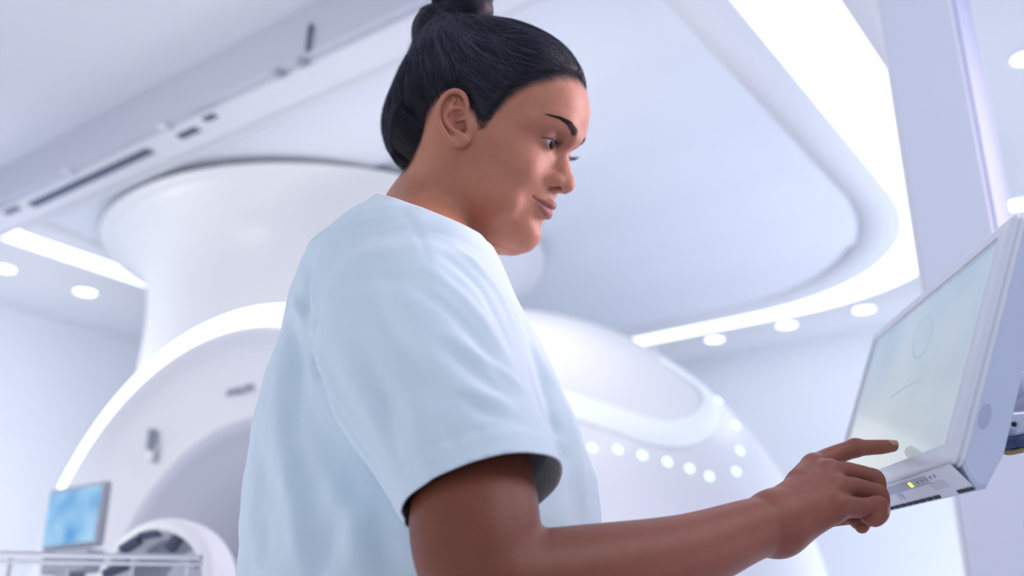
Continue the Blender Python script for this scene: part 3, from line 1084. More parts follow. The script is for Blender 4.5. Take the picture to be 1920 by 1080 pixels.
# brows and lashes
def brow_hairs():
    P = []
    rng = np.random.default_rng(3)
    for s in (-1, 1):
        for i in range(380):
            A = rng.uniform(12, 50)
            by = np.interp(A, [6, 14, 28, 42, 54], [33, 36.0, 40.0, 40.5, 37.0]); bw_ = np.interp(A, [8, 14, 30, 44, 53], [2.4, 3.8, 2.7, 1.3, .2])
            U = by + rng.uniform(-1, 1) * bw_
            lnn = rng.uniform(5, 8.5) * (1 if A < 40 else .8)
            up = np.interp(A, [8, 16, 30, 56], [.85, .6, .15, -.35]) + rng.normal() * .12 - (U - by) / bw_ * .25
            tt = np.linspace(0, 1, 6)
            aA = A + tt * lnn * .95; uU = U + (up * tt - .3 * tt * tt * max(up, 0)) * lnn * .6
            rr_ = skull.r(np.degrees(np.arcsin(np.clip(aA / 96, 0, .95))), uU) + 1
            P.append(np.stack([np.sqrt(np.maximum(rr_ ** 2 - aA ** 2, 1)), s * aA, uU], 1))
    P = np.array(P); X = P.reshape(-1, 3)
    o = h1(0, 0, 0)
    for _ in range(9):
        W_ = hw(X); d0 = FB(W_) * 1000
        G = np.stack([FB(hw(X + np.eye(3)[i] * .5)) * 1000 - d0 for i in range(3)], 1)
        G /= np.linalg.norm(G, axis=1, keepdims=True) + 1e-6
        X = X - G * np.clip(d0 - .35, -10, 10)[:, None]
    X = X.reshape(P.shape)
    r = np.linspace(1, .35, 6)[None] * np.full((len(P), 1), .0001)
    return tube_mesh(hw(X.reshape(-1, 3)).reshape(P.shape), r, 3)


V, Q = brow_hairs()
half = len(Q) // 2; hv_ = len(V) // 2
M_BROW = hair_material('brow_hair', (.010, .006, .006), (.03, .018, .018), .5)
mesh_obj('eyebrow', V[:hv_], Q[:half], M_BROW, woman)
mesh_obj('eyebrow', V[hv_:], Q[half:] - hv_, M_BROW, woman)


def lashes(s):
    rng = np.random.default_rng(5)
    P = []
    R_ = []
    for i in range(70):
        t = rng.uniform(-.9, 1.0)
        mid = EYE[2] - 1.0 + 1.6 * t
        U = mid + 3.3 * (1 - t * t)
        A = EYE[1] + .3 + 12.3 * t
        dy = A - EYE[1]; dz = U - EYE[2]
        x = EYE[0] + math.sqrt(max(13.1 ** 2 - dy * dy - dz * dz, 4))
        ln = rng.uniform(8, 11) * (1 - .25 * abs(t - .2))
        out = np.array([1.0, .55 * t + .1, 0]); out /= np.linalg.norm(out)
        tt = np.linspace(0, 1, 7)
        pts = np.array([x, A, U]) + out * (tt * ln)[:, None] + np.array([0, 0, 1]) * ((-.35 * tt + .75 * tt * tt) * ln)[:, None] + np.array([0, rng.normal() * .9, 0]) * (tt ** 2)[:, None]
        pts[:, 1] *= s
        P.append(pts); R_.append(np.linspace(1, .25, 7) * .00014)
    for i in range(34):
        t = rng.uniform(-.5, 1.0)
        mid = EYE[2] - 1.0 + 1.6 * t
        U = mid - 5.0 * (1 - t * t); A = EYE[1] + .3 + 12.3 * t
        dy = A - EYE[1]; dz = U - EYE[2]
        x = EYE[0] + math.sqrt(max(13.0 ** 2 - dy * dy - dz * dz, 4))
        tt = np.linspace(0, 1, 7); ln = rng.uniform(2.5, 4.2)
        pts = np.array([x, A, U]) + np.array([.8, .4 * t, -.5]) * (tt * ln)[:, None]
        pts[:, 1] *= s
        P.append(pts); R_.append(np.linspace(1, .3, 7) * .00008)
    P = np.array(P)
    return tube_mesh(hw(P.reshape(-1, 3)).reshape(P.shape), np.array(R_), 3)


for s in (-1, 1):
    V, Q = lashes(s)
    mesh_obj('eyelashes', V, Q, M_HAIR, woman)


# eyes
def eye_material():
    m = bpy.data.materials.new('brown_eye'); m.use_nodes = True
    nt = m.node_tree; b = nt.nodes['Principled BSDF']; L = nt.links
    a = nt.nodes.new('ShaderNodeAttribute'); a.attribute_name = 'tone'
    L.new(a.outputs['Color'], b.inputs['Base Color'])
    b.inputs['Roughness'].default_value = .3; b.inputs['Coat Weight'].default_value = .3; b.inputs['Coat Roughness'].default_value = .02; b.inputs['Specular IOR Level'].default_value = .05
    return m


M_EYE = eye_material()
GAZE = at(1683, 828, .955)
for s in (-1, 1):
    c = h1(EYE[0], s * EYE[1], EYE[2])
    dirg = GAZE - c; dirg = dirg / np.linalg.norm(dirg)
    dirg = dirg + HR @ np.array([0, 0, .22]); dirg /= np.linalg.norm(dirg)
    a1 = np.cross(dirg, [0, 0, 1.0]); a1 /= np.linalg.norm(a1); a2 = np.cross(a1, dirg)
    th = np.concatenate([np.linspace(0, 40, 70), np.linspace(41, 180, 50)])
    ph = np.arange(64) / 64 * 2 * math.pi
    V = []; Ct = []
    for t in th:
        r = .0119 + .0009 * math.exp(-(t / 24) ** 4)
        for f_ in ph:
            V.append(c + r * (dirg * math.cos(math.radians(t)) + math.sin(math.radians(t)) * (a1 * math.cos(f_) + a2 * math.sin(f_))))
            if t < 14: cc = (.002, .002, .002)
            elif t < 35: 
                st = .5 + .5 * math.sin(f_ * 31 + math.sin(f_ * 7) * 2)
                cc = np.array([.030, .012, .007]) * (.5 + .8 * st * (t - 9) / 18)
            elif t < 38: cc = (.012, .008, .008)
            else:
                cc = np.array([.62, .60, .62]) * (1 - .25 * min(1, (t - 32) / 50)) * np.array([1, .95, .95])
            Ct.append(cc)
    V = np.array(V); n_ = len(ph)
    i = np.arange(len(th) - 1)[:, None]; j = np.arange(n_)[None]
    Q = np.stack([i * n_ + j, (i + 1) * n_ + j, (i + 1) * n_ + (j + 1) % n_, i * n_ + (j + 1) % n_], -1).reshape(-1, 4)
    o = mesh_obj('eyeball', V, Q, M_EYE, woman)
    set_tone(o, np.array(Ct))

# nails
M_NAIL = material('fingernail', (.50, .27, .23), rough=.22, spec=.6, sss=.1)


def nail(tip, base, up, wdt, name='fingernail'):
    tip = np.array(tip); base = np.array(base); d = tip - base; ln = np.linalg.norm(d); d /= ln
    up = np.array(up, float); up -= d * (up @ d); up /= np.linalg.norm(up); sd = np.cross(d, up)
    V = []; nu, nv = 9, 11
    for i in range(nu):
        u = i / (nu - 1)
        w = wdt * (math.sin(math.pi * min(max(.16 + u * .70, 0), 1)) ** .35)
        for j in range(nv):
            v = j / (nv - 1) * 2 - 1
            V.append(base + d * (u * ln) + sd * (v * w) + up * ((.0062 - .0005 * u) * math.sqrt(max(0, 1 - (.80 * v) ** 2)) + .0001 - .0006 * u * u))
    Q = np.array([[i * nv + j, (i + 1) * nv + j, (i + 1) * nv + j + 1, i * nv + j + 1] for i in range(nu - 1) for j in range(nv - 1)])
    o = mesh_obj(name, np.array(V), Q, M_NAIL, woman)
    md = o.modifiers.new('s', 'SOLIDIFY'); md.thickness = .0006; md.offset = 0
    return o


nail(at(1680, 836, .9460), at(1663, 837, .9442), (-.05, -.80, .9), .0046)

gv, gq = polygonise(gown_field, [-.36, .62, .50], [.12, 1.28, 1.56], .0035 if DETAIL else .006, project=1)


def trace(px, py, f, t0=.5, t1=1.5):
    r = ray(px, py); r = r / np.linalg.norm(r); t = t0
    while t < t1:
        p = CAM + r * t
        d = float(f(p[None], .05)[0])
        if d < .0006: return p
        t += min(max(d * .6, .0005), .012)
    return CAM + r * .9


def vnormals(V, Q):
    n = np.cross(V[Q[:, 2]] - V[Q[:, 0]], V[Q[:, 3]] - V[Q[:, 1]])
    N = np.zeros_like(V)
    for k_ in range(4): np.add.at(N, Q[:, k_], n)
    return N / (np.linalg.norm(N, axis=1, keepdims=True) + 1e-12)


def smooth_noise(P, freq, seed, axes):
    """Sum of sines in stretched directions: soft irregular cloth undulation."""
    rng = np.random.default_rng(seed)
    o = np.zeros(len(P))
    for i in range(14):
        v = (axes * rng.normal(size=3)[:, None]).sum(0)
        w = P + .02 * np.sin(P[:, [1, 2, 0]] * 23 + i)
        o += np.sin(w @ v * freq + rng.uniform(0, 6.28)) / 14 ** .5
    return o


FOLDS = [
    # photo pixels along the fold, height (m, + ridge / - valley), width (m)
    ([(592, 470), (574, 530), (572, 600), (590, 680), (628, 770), (690, 868), (752, 965)], -.0075, .0085),
    ([(600, 475), (586, 540), (584, 610), (606, 690), (650, 780), (712, 870)], .0030, .0075),
    ([(548, 560), (568, 600), (578, 660)], .0045, .007),
    ([(540, 590), (552, 660), (556, 720)], -.0050, .010),
    ([(560, 700), (590, 790), (640, 880), (700, 960)], -.0045, .016),
    ([(520, 690), (525, 800), (545, 920), (560, 1060)], .0035, .013),
    ([(545, 720), (550, 820), (585, 940), (600, 1060)], -.0045, .013),
    ([(480, 790), (490, 900), (500, 1060)], -.0025, .012),
    ([(610, 880), (650, 960), (680, 1060)], .0040, .015),
    ([(655, 930), (620, 1000), (610, 1070)], -.0040, .014),
    ([(700, 960), (715, 1010), (725, 1070)], -.0045, .012),
    ([(750, 395), (785, 440), (800, 500)], -.0010, .004),
    ([(850, 460), (905, 510), (950, 575), (972, 640)], .0022, .006),
    ([(835, 480), (890, 530), (935, 600), (960, 660)], -.0022, .006),
    ([(800, 500), (870, 560), (920, 620), (965, 700)], .0018, .006),
    ([(780, 540), (850, 590), (905, 650), (950, 720)], -.0020, .007),
    ([(830, 620), (890, 660), (945, 700), (990, 740)], .0020, .006),
    ([(820, 650), (880, 690), (940, 735), (985, 770)], -.0018, .006),
    ([(860, 720), (920, 745), (990, 765)], .0016, .005),
    ([(860, 745), (915, 775), (985, 792)], -.0016, .005),
    ([(700, 560), (740, 640), (790, 700)], .0018, .010),
    ([(660, 600), (700, 700), (750, 790)], -.0020, .012),
    ([(640, 660), (690, 760), (740, 850)], .0020, .010),
    ([(700, 700), (730, 800), (770, 900)], -.0016, .008),
    ([(760, 740), (790, 820), (810, 900)], .0014, .007),
    ([(820, 780), (850, 830), (860, 860)], -.0014, .006),
    ([(640, 500), (700, 470), (770, 470)], .0014, .010),
    ([(630, 540), (700, 520), (790, 530)], -.0014, .011),
    ([(985, 600), (1010, 680), (1035, 770), (1052, 850)], -.0035, .008),
    ([(1000, 640), (1050, 740), (1085, 850), (1095, 960)], .0025, .009),
    ([(1030, 780), (1062, 860), (1070, 960)], -.0020, .007),
]


def apply_folds(V, Q):
    N = vnormals(V, Q)
    D = np.zeros(len(V))
    for pts, amp, w in FOLDS:
        P = catmull(np.array([trace(x, y, gown_field) for x, y in pts]), 28)
        env = np.sin(np.linspace(.10, math.pi - .10, len(P))) ** .6
        lo, hi = P.min(0) - 4 * w, P.max(0) + 4 * w
        m = ((V > lo) & (V < hi)).all(1)
        idx = np.nonzero(m)[0]
        d2 = ((V[idx][:, None] - P[None]) ** 2).sum(2)
        j = d2.argmin(1)
        D[idx] += amp * 1.45 * env[j] * np.exp(-d2[np.arange(len(idx)), j] / w ** 2)
    vert = np.array([[60., 0, 0], [0, 60., 0], [0, 0, 14.]])
    low = smoothstep(1.45, 1.15, V[:, 2])
    D += .0016 * smooth_noise(V, 1.0, 11, vert) * low
    D += .0007 * smooth_noise(V, 1.0, 12, np.eye(3) * 110)
    return V + N * D[:, None]


gv = apply_folds(gv, gq)
# stitched hem: a faint step along the sleeve edge
dh = (HEM_A - gv) @ HN
N = vnormals(gv, gq)
slv = (gv[:, 1] < .85) & (gv[:, 0] < .2)
gv = gv + N * (slv * (.0012 * smoothstep(.0215, .0195, dh) - .0008 * np.exp(-((dh - .022) / .0018) ** 2)))[:, None]
SLF = Field(); SLF.chain(SLV, [.078, .087, .085, .0735, .068, .066], k=.02)
gv, gq = cut_open(gv, gq, [
    (HEM_A, HN, lambda c: (SLF(c, .2) < .016) & (c[:, 1] < .86)),
    (NK_A, NKN, lambda c: c[:, 2] > 1.38),
    ((0, 0, .53), (0, 0, -1.0), lambda c: c[:, 2] < .6)])

M_GOWN = material('pale_blue_cotton', (.72, .85, .93), rough=.85, spec=.2, noise=.03, nscale=14, bump=.35, bscale=1400, sheen=.25)
gown = mesh_obj('gown', gv, gq, M_GOWN, woman)
md = gown.modifiers.new('thickness', 'SOLIDIFY'); md.thickness = .0016; md.offset = -1

# ================================================================== THE ROOM
RB = np.array([.811, -.585, 0.0]); RA = np.array([.585, .811, 0.0])   # along the beam / towards the far wall
ROOM_ROT = math.atan2(-.585, .811)
MROOM = Matrix.Rotation(ROOM_ROT, 4, 'Z')


def rw(u, v, z=0.0):
    return RB * u + RA * v + np.array([0, 0, z])


def uv_of(p):
    return float(p @ RB), float(p @ RA)


def plane_pt(px, py, co, n):
    r = ray(px, py)
    return CAM + r * (((np.asarray(co) - CAM) @ n) / (r @ n))


CEIL = 2.80
HICEIL = 2.97
M_WALL = material('white_wall_paint', (.80, .83, .90), rough=.7, spec=.25, noise=.015, nscale=2)
M_CEIL = material('white_ceiling_paint', (.77, .78, .84), rough=.75, spec=.2, noise=.015, nscale=2)
M_CEIL2 = material('ceiling_panel_white', (.76, .79, .87), rough=.6, spec=.25, noise=.02, nscale=1.5)
M_FLOOR = material('pale_vinyl_floor', (.62, .66, .74), rough=.35, noise=.04, nscale=6)
M_WHITE = material('white_enamel', (.82, .83, .86), rough=.35, spec=.5, noise=.01, nscale=5)
M_GLOW = material('cove_light_diffuser', (.9, .95, 1), emis=(.93, .97, 1.0), estr=1.75, rough=.6)
M_GLOWC = material('cove_light_diffuser_blue', (.8, .93, 1), emis=(.78, .93, 1.0), estr=1.15, rough=.6)
M_DARK = material('dark_slot', (.10, .115, .19), rough=.6)
M_GREYP = material('grey_plastic', (.33, .35, .42), rough=.45, noise=.03, nscale=30)


def room_box(name, u0, u1, v0, v1, z0, z1, mat, parent=None, bevel=0, kind=None):
    bm = bmesh.new()
    add_box(bm, ((u0 + u1) / 2, (v0 + v1) / 2, (z0 + z1) / 2), (u1 - u0, v1 - v0, z1 - z0), MROOM)
    o = bm_obj(name, bm, mat, parent, smooth=False, bevel=bevel)
    if kind: o['kind'] = kind
    return o


UL, UR, VF = -5.0, 3.2, 5.42
room_box('floor', UL, UR, -2.2, VF, -.05, 0, M_FLOOR, kind='structure')
room_box('wall_left', UL - .1, UL, -2.2, VF, 0, 3.1, M_WALL, kind='structure')
room_box('wall_far', UL - .1, UR + .1, VF, VF + .1, 0, 3.1, M_WALL, kind='structure')
room_box('wall_right', UR, UR + .1, -2.2, VF, 0, 3.1, M_WALL, kind='structure')


def rrect(u0, u1, v0, v1, r, rn=.04, n=20):
    """Rounded rectangle: radius r at the far corners, rn at the near ones (room u, v)."""
    pts = []
    for cu, cv, rad, a0 in ((u1 - r, v1 - r, r, 0), (u0 + r, v1 - r, r, 90), (u0 + rn, v0 + rn, rn, 180), (u1 - rn, v0 + rn, rn, 270)):
        for i in range(n + 1):
            t = math.radians(a0 + 90 * i / n)
            # a slightly squared corner
            c, s = math.cos(t), math.sin(t)
            pts.append((cu + rad * math.copysign(abs(c) ** .92, c), cv + rad * math.copysign(abs(s) ** .92, s)))
    return np.array(pts)


def strip(name, loops, mat, parent=None, smooth=True):
    """Quads between successive closed loops of world points."""
    n = len(loops[0]); V = np.concatenate(loops); Q = []
    for k in range(len(loops) - 1):
        for i in range(n):
            j = (i + 1) % n
            Q.append((k * n + i, k * n + j, (k + 1) * n + j, (k + 1) * n + i))
    return mesh_obj(name, V, np.array(Q), mat, parent, smooth)


def loop3(pts, z):
    return np.array([rw(u, v, z) for u, v in pts])


S_OUT = rrect(-4.20, -.62, 1.940, 5.00, 1.15)
S_IN = rrect(-4.04, -.87, 1.942, 4.84, 1.08)
S_RIM = rrect(-3.90, -1.02, 1.97, 4.69, 1.00)
# main ceiling with the cove cut out: ring from a big rectangle to the cove outline
cxy = S_OUT.mean(0)
big = []
for (u, v) in S_OUT:
    d = np.array([u, v]) - cxy
    t = min(((UR - cxy[0]) / d[0]) if d[0] > 1e-6 else ((UL - cxy[0]) / d[0]) if d[0] < -1e-6 else 1e9,
            ((VF - cxy[1]) / d[1]) if d[1] > 1e-6 else ((1.78 - cxy[1]) / d[1]) if d[1] < -1e-6 else 1e9)
    big.append(cxy + d * t)
big = np.array(big)
for c in ((UR, VF), (UL, VF), (UL, 1.78), (UR, 1.78)):
    big[np.argmin(((big - c) ** 2).sum(1))] = c
ceil_o = strip('ceiling', [loop3(big, CEIL), loop3(S_OUT, CEIL), loop3(S_OUT, CEIL + .14)], M_CEIL, smooth=False)
ceil_o['kind'] = 'structure'
cove = empty('cove_light', rw(-2.4, 3.4, CEIL))
tag(cove, 'long rounded band of white cove lighting recessed around the ceiling panel', 'ceiling light')
strip('diffuser', [loop3(S_OUT, CEIL + .012), loop3(S_IN, CEIL + .012)], M_GLOW, cove, smooth=False)
# the floating panel inside the cove
panel = empty('ceiling_panel', rw(-2.4, 3.4, CEIL))
tag(panel, 'large rounded white ceiling panel floating inside the cove lighting', 'ceiling panel')
strip('panel_rim', [loop3(S_IN, CEIL + .012), loop3(S_IN, CEIL + .004), loop3(S_IN * .995 + cxy * .005, CEIL), loop3(S_RIM, CEIL), loop3(S_RIM, CEIL + .038)], M_CEIL, panel, smooth=False)
nb_ = 6
vs_ = np.linspace(1.97, 4.69, nb_ + 1)


def rim_u(v, side):
    P = S_RIM
    if v < P[:, 1].max() - 1.0: return -1.02 if side > 0 else -3.90
    q = P[(P[:, 0] > -2.46) == (side > 0)]
    o_ = np.argsort(q[:, 1])
    return float(np.interp(v, q[o_, 1], q[o_, 0]))


bm = bmesh.new()
for i in range(nb_):
    sv = np.linspace(vs_[i] + .004, vs_[i + 1] - .004, 9)
    rows = []
    for v in sv:
        zt = CEIL + .033 - .022 * (v - vs_[i]) / (vs_[i + 1] - vs_[i])
        rows.append([bm.verts.new(rw(rim_u(v, -1), v, zt)), bm.verts.new(rw(rim_u(v, 1), v, zt))])
    for k_ in range(len(rows) - 1):
        bm.faces.new([rows[k_][0], rows[k_][1], rows[k_ + 1][1], rows[k_ + 1][0]])
bm_obj('panel_board', bm, M_CEIL2, panel, smooth=False)
# near, higher ceiling and the beam face down to the main ceiling
room_box('ceiling', UL, UR, -2.2, 1.78, HICEIL, HICEIL + .1, M_CEIL, kind='structure')
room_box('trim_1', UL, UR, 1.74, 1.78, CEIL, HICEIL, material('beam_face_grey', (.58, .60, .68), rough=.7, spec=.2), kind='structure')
room_box('trim_2', UL, UR, 1.775, 1.90, CEIL - .016, CEIL - .0005, M_CEIL, kind='structure')

# vents and fittings on the beam
def beam_uv(px, py):
    r = ray(px, py); return uv_of(CAM + r * ((CEIL - .017 - 1.05) / r[2]))


def beam_slot(name, p0, p1, w, label, cat, group=None, frame=True):
    a0, a1 = beam_uv(*p0), beam_uv(*p1)
    vm = (a0[1] + a1[1]) / 2
    r_ = empty(name, rw((a0[0] + a1[0]) / 2, vm, CEIL - .017)); tag(r_, label, cat, group)
    if frame: room_box('frame', a0[0] - .02, a1[0] + .02, vm - w / 2 - .012, vm + w / 2 + .012, CEIL - .019, CEIL - .016, M_WHITE, r_)
    room_box('slot', a0[0], a1[0], vm - w / 2, vm + w / 2, CEIL - .021, CEIL - .0185, M_DARK, r_)
    return r_


beam_slot('air_vent', (50, 381), (292, 284), .042, 'long dark linear air slot in the ceiling beam, upper left', 'air vent')
beam_slot('air_vent', (335, 256), (372, 240), .036, 'short dark air slot in the beam just right of the long slot', 'air vent')
beam_slot('air_vent', (382, 224), (405, 214), .030, 'smallest dark air slot in the beam, nearest the hair bun', 'air vent')
beam_slot('air_vent', (8, 399), (38, 388), .030, 'dark air slot end in the beam at the left edge of view', 'air vent')
for i, (px, py) in enumerate(((523, 140), (567, 120), (305, 238), (125, 322))):
    p = plane_pt(px, py, [0, 0, CEIL - .016], np.array([0, 0, 1.0]))
    bm = bmesh.new()
    bmesh.ops.create_uvsphere(bm, u_segments=20, v_segments=10, radius=.018, matrix=Matrix.Translation(p) @ Matrix.Diagonal((1, 1, .45, 1)))
    o = bm_obj('ceiling_sensor', bm, M_GREYP if i < 2 else M_CEIL)
    tag(o, ['round grey sensor on the beam, left of the pair beside the dark strap', 'round grey sensor on the beam, right under the dark strap',
            'faint round sensor on the beam above the long air slot\'s right end', 'faint round sensor on the beam near the left edge'][i], 'sensor', 'sensors on the ceiling beam')
q0 = plane_pt(584, 48, RA * 1.738, RA); q1 = plane_pt(578, 97, RA * 1.738, RA)
zs = np.linspace(0, 1, 9)
pth = np.array([q0 * (1 - t) + q1 * t - RA * .010 * math.sin(t * math.pi) - RA * .003 + RB * .010 * math.sin(t * math.pi) for t in zs])
V, Q = tube_mesh(pth[None], np.full((1, 9), .007), 8)
tag(mesh_obj('cable_strap', V, Q, M_DARK), 'dark curved strap on the grey face of the ceiling beam', 'strap')

# recessed downlights
M_SPOT = material('downlight_lens', (1, 1, 1), emis=(.90, .98, 1.0), estr=3.2)
DL = [((1340, 636), 'recessed downlight beyond the cove, leftmost of the three right of the scanner', .050),
      ((1475, 609), 'recessed downlight beyond the cove, middle of the three right of the scanner', .052),
      ((1620, 580), 'recessed downlight just left of the monitor and grey post', .052),
      ((1922, 108), 'recessed downlight cut by the top right edge of view', .038),
      ((1908, 383), 'recessed downlight glowing behind the monitor\'s top corner', .050),
      ((160, 547), 'recessed downlight between the left cove band and the flared column', .052),
      ((8, 503), 'recessed downlight at the left edge of view', .048),
      ((1222, 657), 'small dim downlight above the scanner\'s shoulder', .022)]
for (px, py), lab, r_ in DL:
    p = plane_pt(px, py, [0, 0, CEIL], np.array([0, 0, 1.0]))
    d = empty('downlight', p); tag(d, lab, 'downlight', 'recessed ceiling downlights')
    ang = np.arange(32) / 32 * 2 * math.pi
    ringp = lambda r, z: np.array([p + [r * math.cos(t), r * math.sin(t), z] for t in ang])
    strip('trim_ring', [ringp(r_ + .018, -.001), ringp(r_ + .014, -.006), ringp(r_ + .002, -.006), ringp(r_, -.001)], M_WHITE, d)
    bm = bmesh.new(); bmesh.ops.create_circle(bm, cap_ends=True, radius=r_, segments=32, matrix=Matrix.Translation(p + [0, 0, -.002]))
    bm_obj('lens', bm, M_SPOT, d, smooth=False)


def lathe(name, c0, axis, prof, mat, parent=None, seg=96, ref=None, a0=0, a1=360):
    """Surface of revolution: prof = [(distance along axis, radius)]."""
    axis = np.array(axis, float) / np.linalg.norm(axis)
    e1 = np.cross(axis, [0, 0, 1.0]) if abs(axis[2]) < .9 else np.array([1.0, 0, 0])
    e1 /= np.linalg.norm(e1); e2 = np.cross(e1, axis)
    if abs(axis[2]) < .9 and e2[2] < 0: e2 = -e2
    full = abs(a1 - a0) >= 360
    th = np.radians(np.linspace(a0, a1, seg + 1)); th = th[:-1] if full else th
    P = catmull(np.array(prof, float), (len(prof) - 1) * 5 + 1) if len(prof) > 3 else np.array(prof, float)
    V = np.concatenate([c0 + axis * s_ + r_ * (np.cos(th)[:, None] * e1 + np.sin(th)[:, None] * e2) for s_, r_ in P])
    n = len(th); Q = []
    for k_ in range(len(P) - 1):
        for i in range(n if full else n - 1):
            j = (i + 1) % n
            Q.append((k_ * n + i, k_ * n + j, (k_ + 1) * n + j, (k_ + 1) * n + i))
    return mesh_obj(name, V, np.array(Q), mat, parent)


# ------------------------------------------------------------------ the scanner
MC = np.array([-.80, 2.85, 1.07])
scanner = empty('mri_scanner', (MC[0] + .6, MC[1] + .8, 0))
tag(scanner, 'large round white MRI scanner with a glowing arc around its front', 'scanner')
M_SCAN = material('scanner_white', (.80, .81, .86), rough=.30, spec=.5, noise=.01, nscale=3)
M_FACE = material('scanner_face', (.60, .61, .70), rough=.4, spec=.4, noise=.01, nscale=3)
BODY = [(0, .95), (.1, .985), (.3, 1.0), (.6, 1.09), (.9, 1.225), (1.2, 1.265), (1.5, 1.20), (1.8, 1.03), (2.0, .82), (2.08, .5), (2.1, 0.02)]
lathe('housing', MC, RA, BODY, M_SCAN, scanner, seg=160)
lathe('front_cover', MC, RA, [(.0, .95), (-.040, .92), (-.070, .898), (-.066, .884), (-.03, .850), (.0, .80), (.03, .72), (.045, .66)], M_SCAN, scanner, seg=160)
lathe('bore_flare', MC, RA, [(.045, .66), (.055, .635), (.085, .60), (.17, .50), (.30, .40), (.45, .36), (.60, .35), (2.0, .35)], M_FACE, scanner, seg=128)
M_ARC = material('scanner_glow', (1, 1, 1), emis=(1.0, .985, .95), estr=1.6)
lathe('light_arc', MC, RA, [(-.062, .903), (-.067, .915), (-.062, .945), (-.042, .968), (-.005, .978), (.02, .970)], M_ARC, scanner, seg=120, a0=33, a1=147)
# trumpet-shaped column up to the ceiling, grouped under the scanner
lathe('flared_column', np.array([-.85, 4.30, 0]), (0, 0, 1.0),
      [(.6, .79), (1.0, .79), (1.7, .785), (2.1, .775), (2.4, .765), (2.58, .78), (2.69, .83), (2.765, .92), (2.785, .97), (2.796, 1.0)], M_WHITE, scanner)
# base below the ring
bm = bmesh.new()
add_box(bm, (uv_of(MC)[0], uv_of(MC)[1] + 1.0, .25), (1.3, 1.7, .50), MROOM)
bm_obj('base', bm, M_SCAN, scanner, bevel=.04)

P5B = catmull(np.array(BODY), 200)


def body_hit(px, py):
    """Point of the scanner housing seen at a photo pixel, and its outward normal."""
    r = ray(px, py); r = r / np.linalg.norm(r)
    ts = np.linspace(2.6, 6.5, 4000)
    P = CAM + r * ts[:, None]
    s_ = (P - MC) @ RA
    rho = np.linalg.norm(P - MC - s_[:, None] * RA, axis=1)
    rr_ = np.interp(s_, P5B[:, 0], P5B[:, 1])
    ins = (rho < rr_) & (s_ > .02) & (s_ < 2.05)
    if not ins.any():
        i = int(np.argmin(np.where((s_ > .02) & (s_ < 2.05), rho - rr_, 9)))
    else: i = int(np.argmax(ins))
    p = P[i]
    rad = p - MC - s_[i] * RA; rad /= np.linalg.norm(rad)
    sl = np.interp(s_[i] + .05, P5B[:, 0], P5B[:, 1]) - np.interp(s_[i] - .05, P5B[:, 0], P5B[:, 1])
    n = rad - RA * sl / .1
    return p, n / np.linalg.norm(n)


M_TRIM = material('scanner_trim_light', (.9, .95, 1), emis=(.80, .92, 1.0), estr=.05, rough=.5)
oval = [(985, 745), (1060, 758), (1140, 782), (1210, 806), (1265, 814), (1312, 800), (1334, 768), (1318, 735), (1280, 706), (1236, 676)]
ov = [body_hit(*p) for p in oval]
pth = catmull(np.array([p + n * .002 for p, n in ov]), 70)
nr = catmull(np.array([n for p, n in ov]), 70)
tg = np.gradient(pth, axis=0); tg /= np.linalg.norm(tg, axis=1, keepdims=True)
sd_ = np.cross(tg, nr); sd_ /= np.linalg.norm(sd_, axis=1, keepdims=True)
wv = np.interp(np.linspace(0, 1, 70), [0, .45, .65, .8, 1], [.070, .050, .036, .026, .016])[:, None]
V = np.concatenate([pth - sd_ * wv, pth - sd_ * wv * .6 + nr * .010, pth + sd_ * wv * .6 + nr * .010, pth + sd_ * wv])
Q = np.array([[k_ * 70 + i, k_ * 70 + i + 1, (k_ + 1) * 70 + i + 1, (k_ + 1) * 70 + i] for k_ in range(3) for i in range(69)])
mesh_obj('side_trim', V, Q, M_TRIM, scanner)
M_LED = material('indicator_glow', (.6, .95, 1), emis=(.62, .95, 1.0), estr=1.7)
for px, py in ((1110, 840), (1158, 843), (1204, 854), (1251, 866), (1293, 879), (1330, 893), (1380, 884), (1387, 845), (1380, 798), (1347, 751)):
    p, n = body_hit(px, py)
    bm = bmesh.new()
    m4 = Matrix.Translation(p + n * .001) @ Vector(n).to_track_quat('Z', 'Y').to_matrix().to_4x4()
    bmesh.ops.create_cone(bm, cap_ends=True, segments=20, radius1=.013, radius2=.011, depth=.006, matrix=m4)
    bm_obj('indicator_light', bm, M_LED, scanner, smooth=False)

# lettering on the front cover
def text_mesh(s, size, origin, ex, ey, mat, name, parent, depth=.001, align='LEFT'):
    cu = bpy.data.curves.new(name, 'FONT'); cu.body = s; cu.size = size; cu.extrude = depth; cu.align_x = align
    cu.space_character = 1.08
    t = bpy.data.objects.new(name, cu); col.objects.link(t)
    dg = bpy.context.evaluated_depsgraph_get()
    me = bpy.data.meshes.new_from_object(t.evaluated_get(dg))
    bpy.data.objects.remove(t)
    ex = Vector(ex).normalized(); ey = Vector(ey); ey = (ey - ex * ey.dot(ex)).normalized(); ez = ex.cross(ey)
    M_ = Matrix.Identity(4)
    for i in range(3): M_[i][0], M_[i][1], M_[i][2], M_[i][3] = ex[i], ey[i], ez[i], origin[i]
    me.transform(M_)
    me.materials.clear(); me.materials.append(mat)
    o = bpy.data.objects.new(name, me); col.objects.link(o)
    if parent:
        o.parent = parent; o.matrix_parent_inverse = Matrix.Translation(-Vector(world_loc(parent)))
    return o


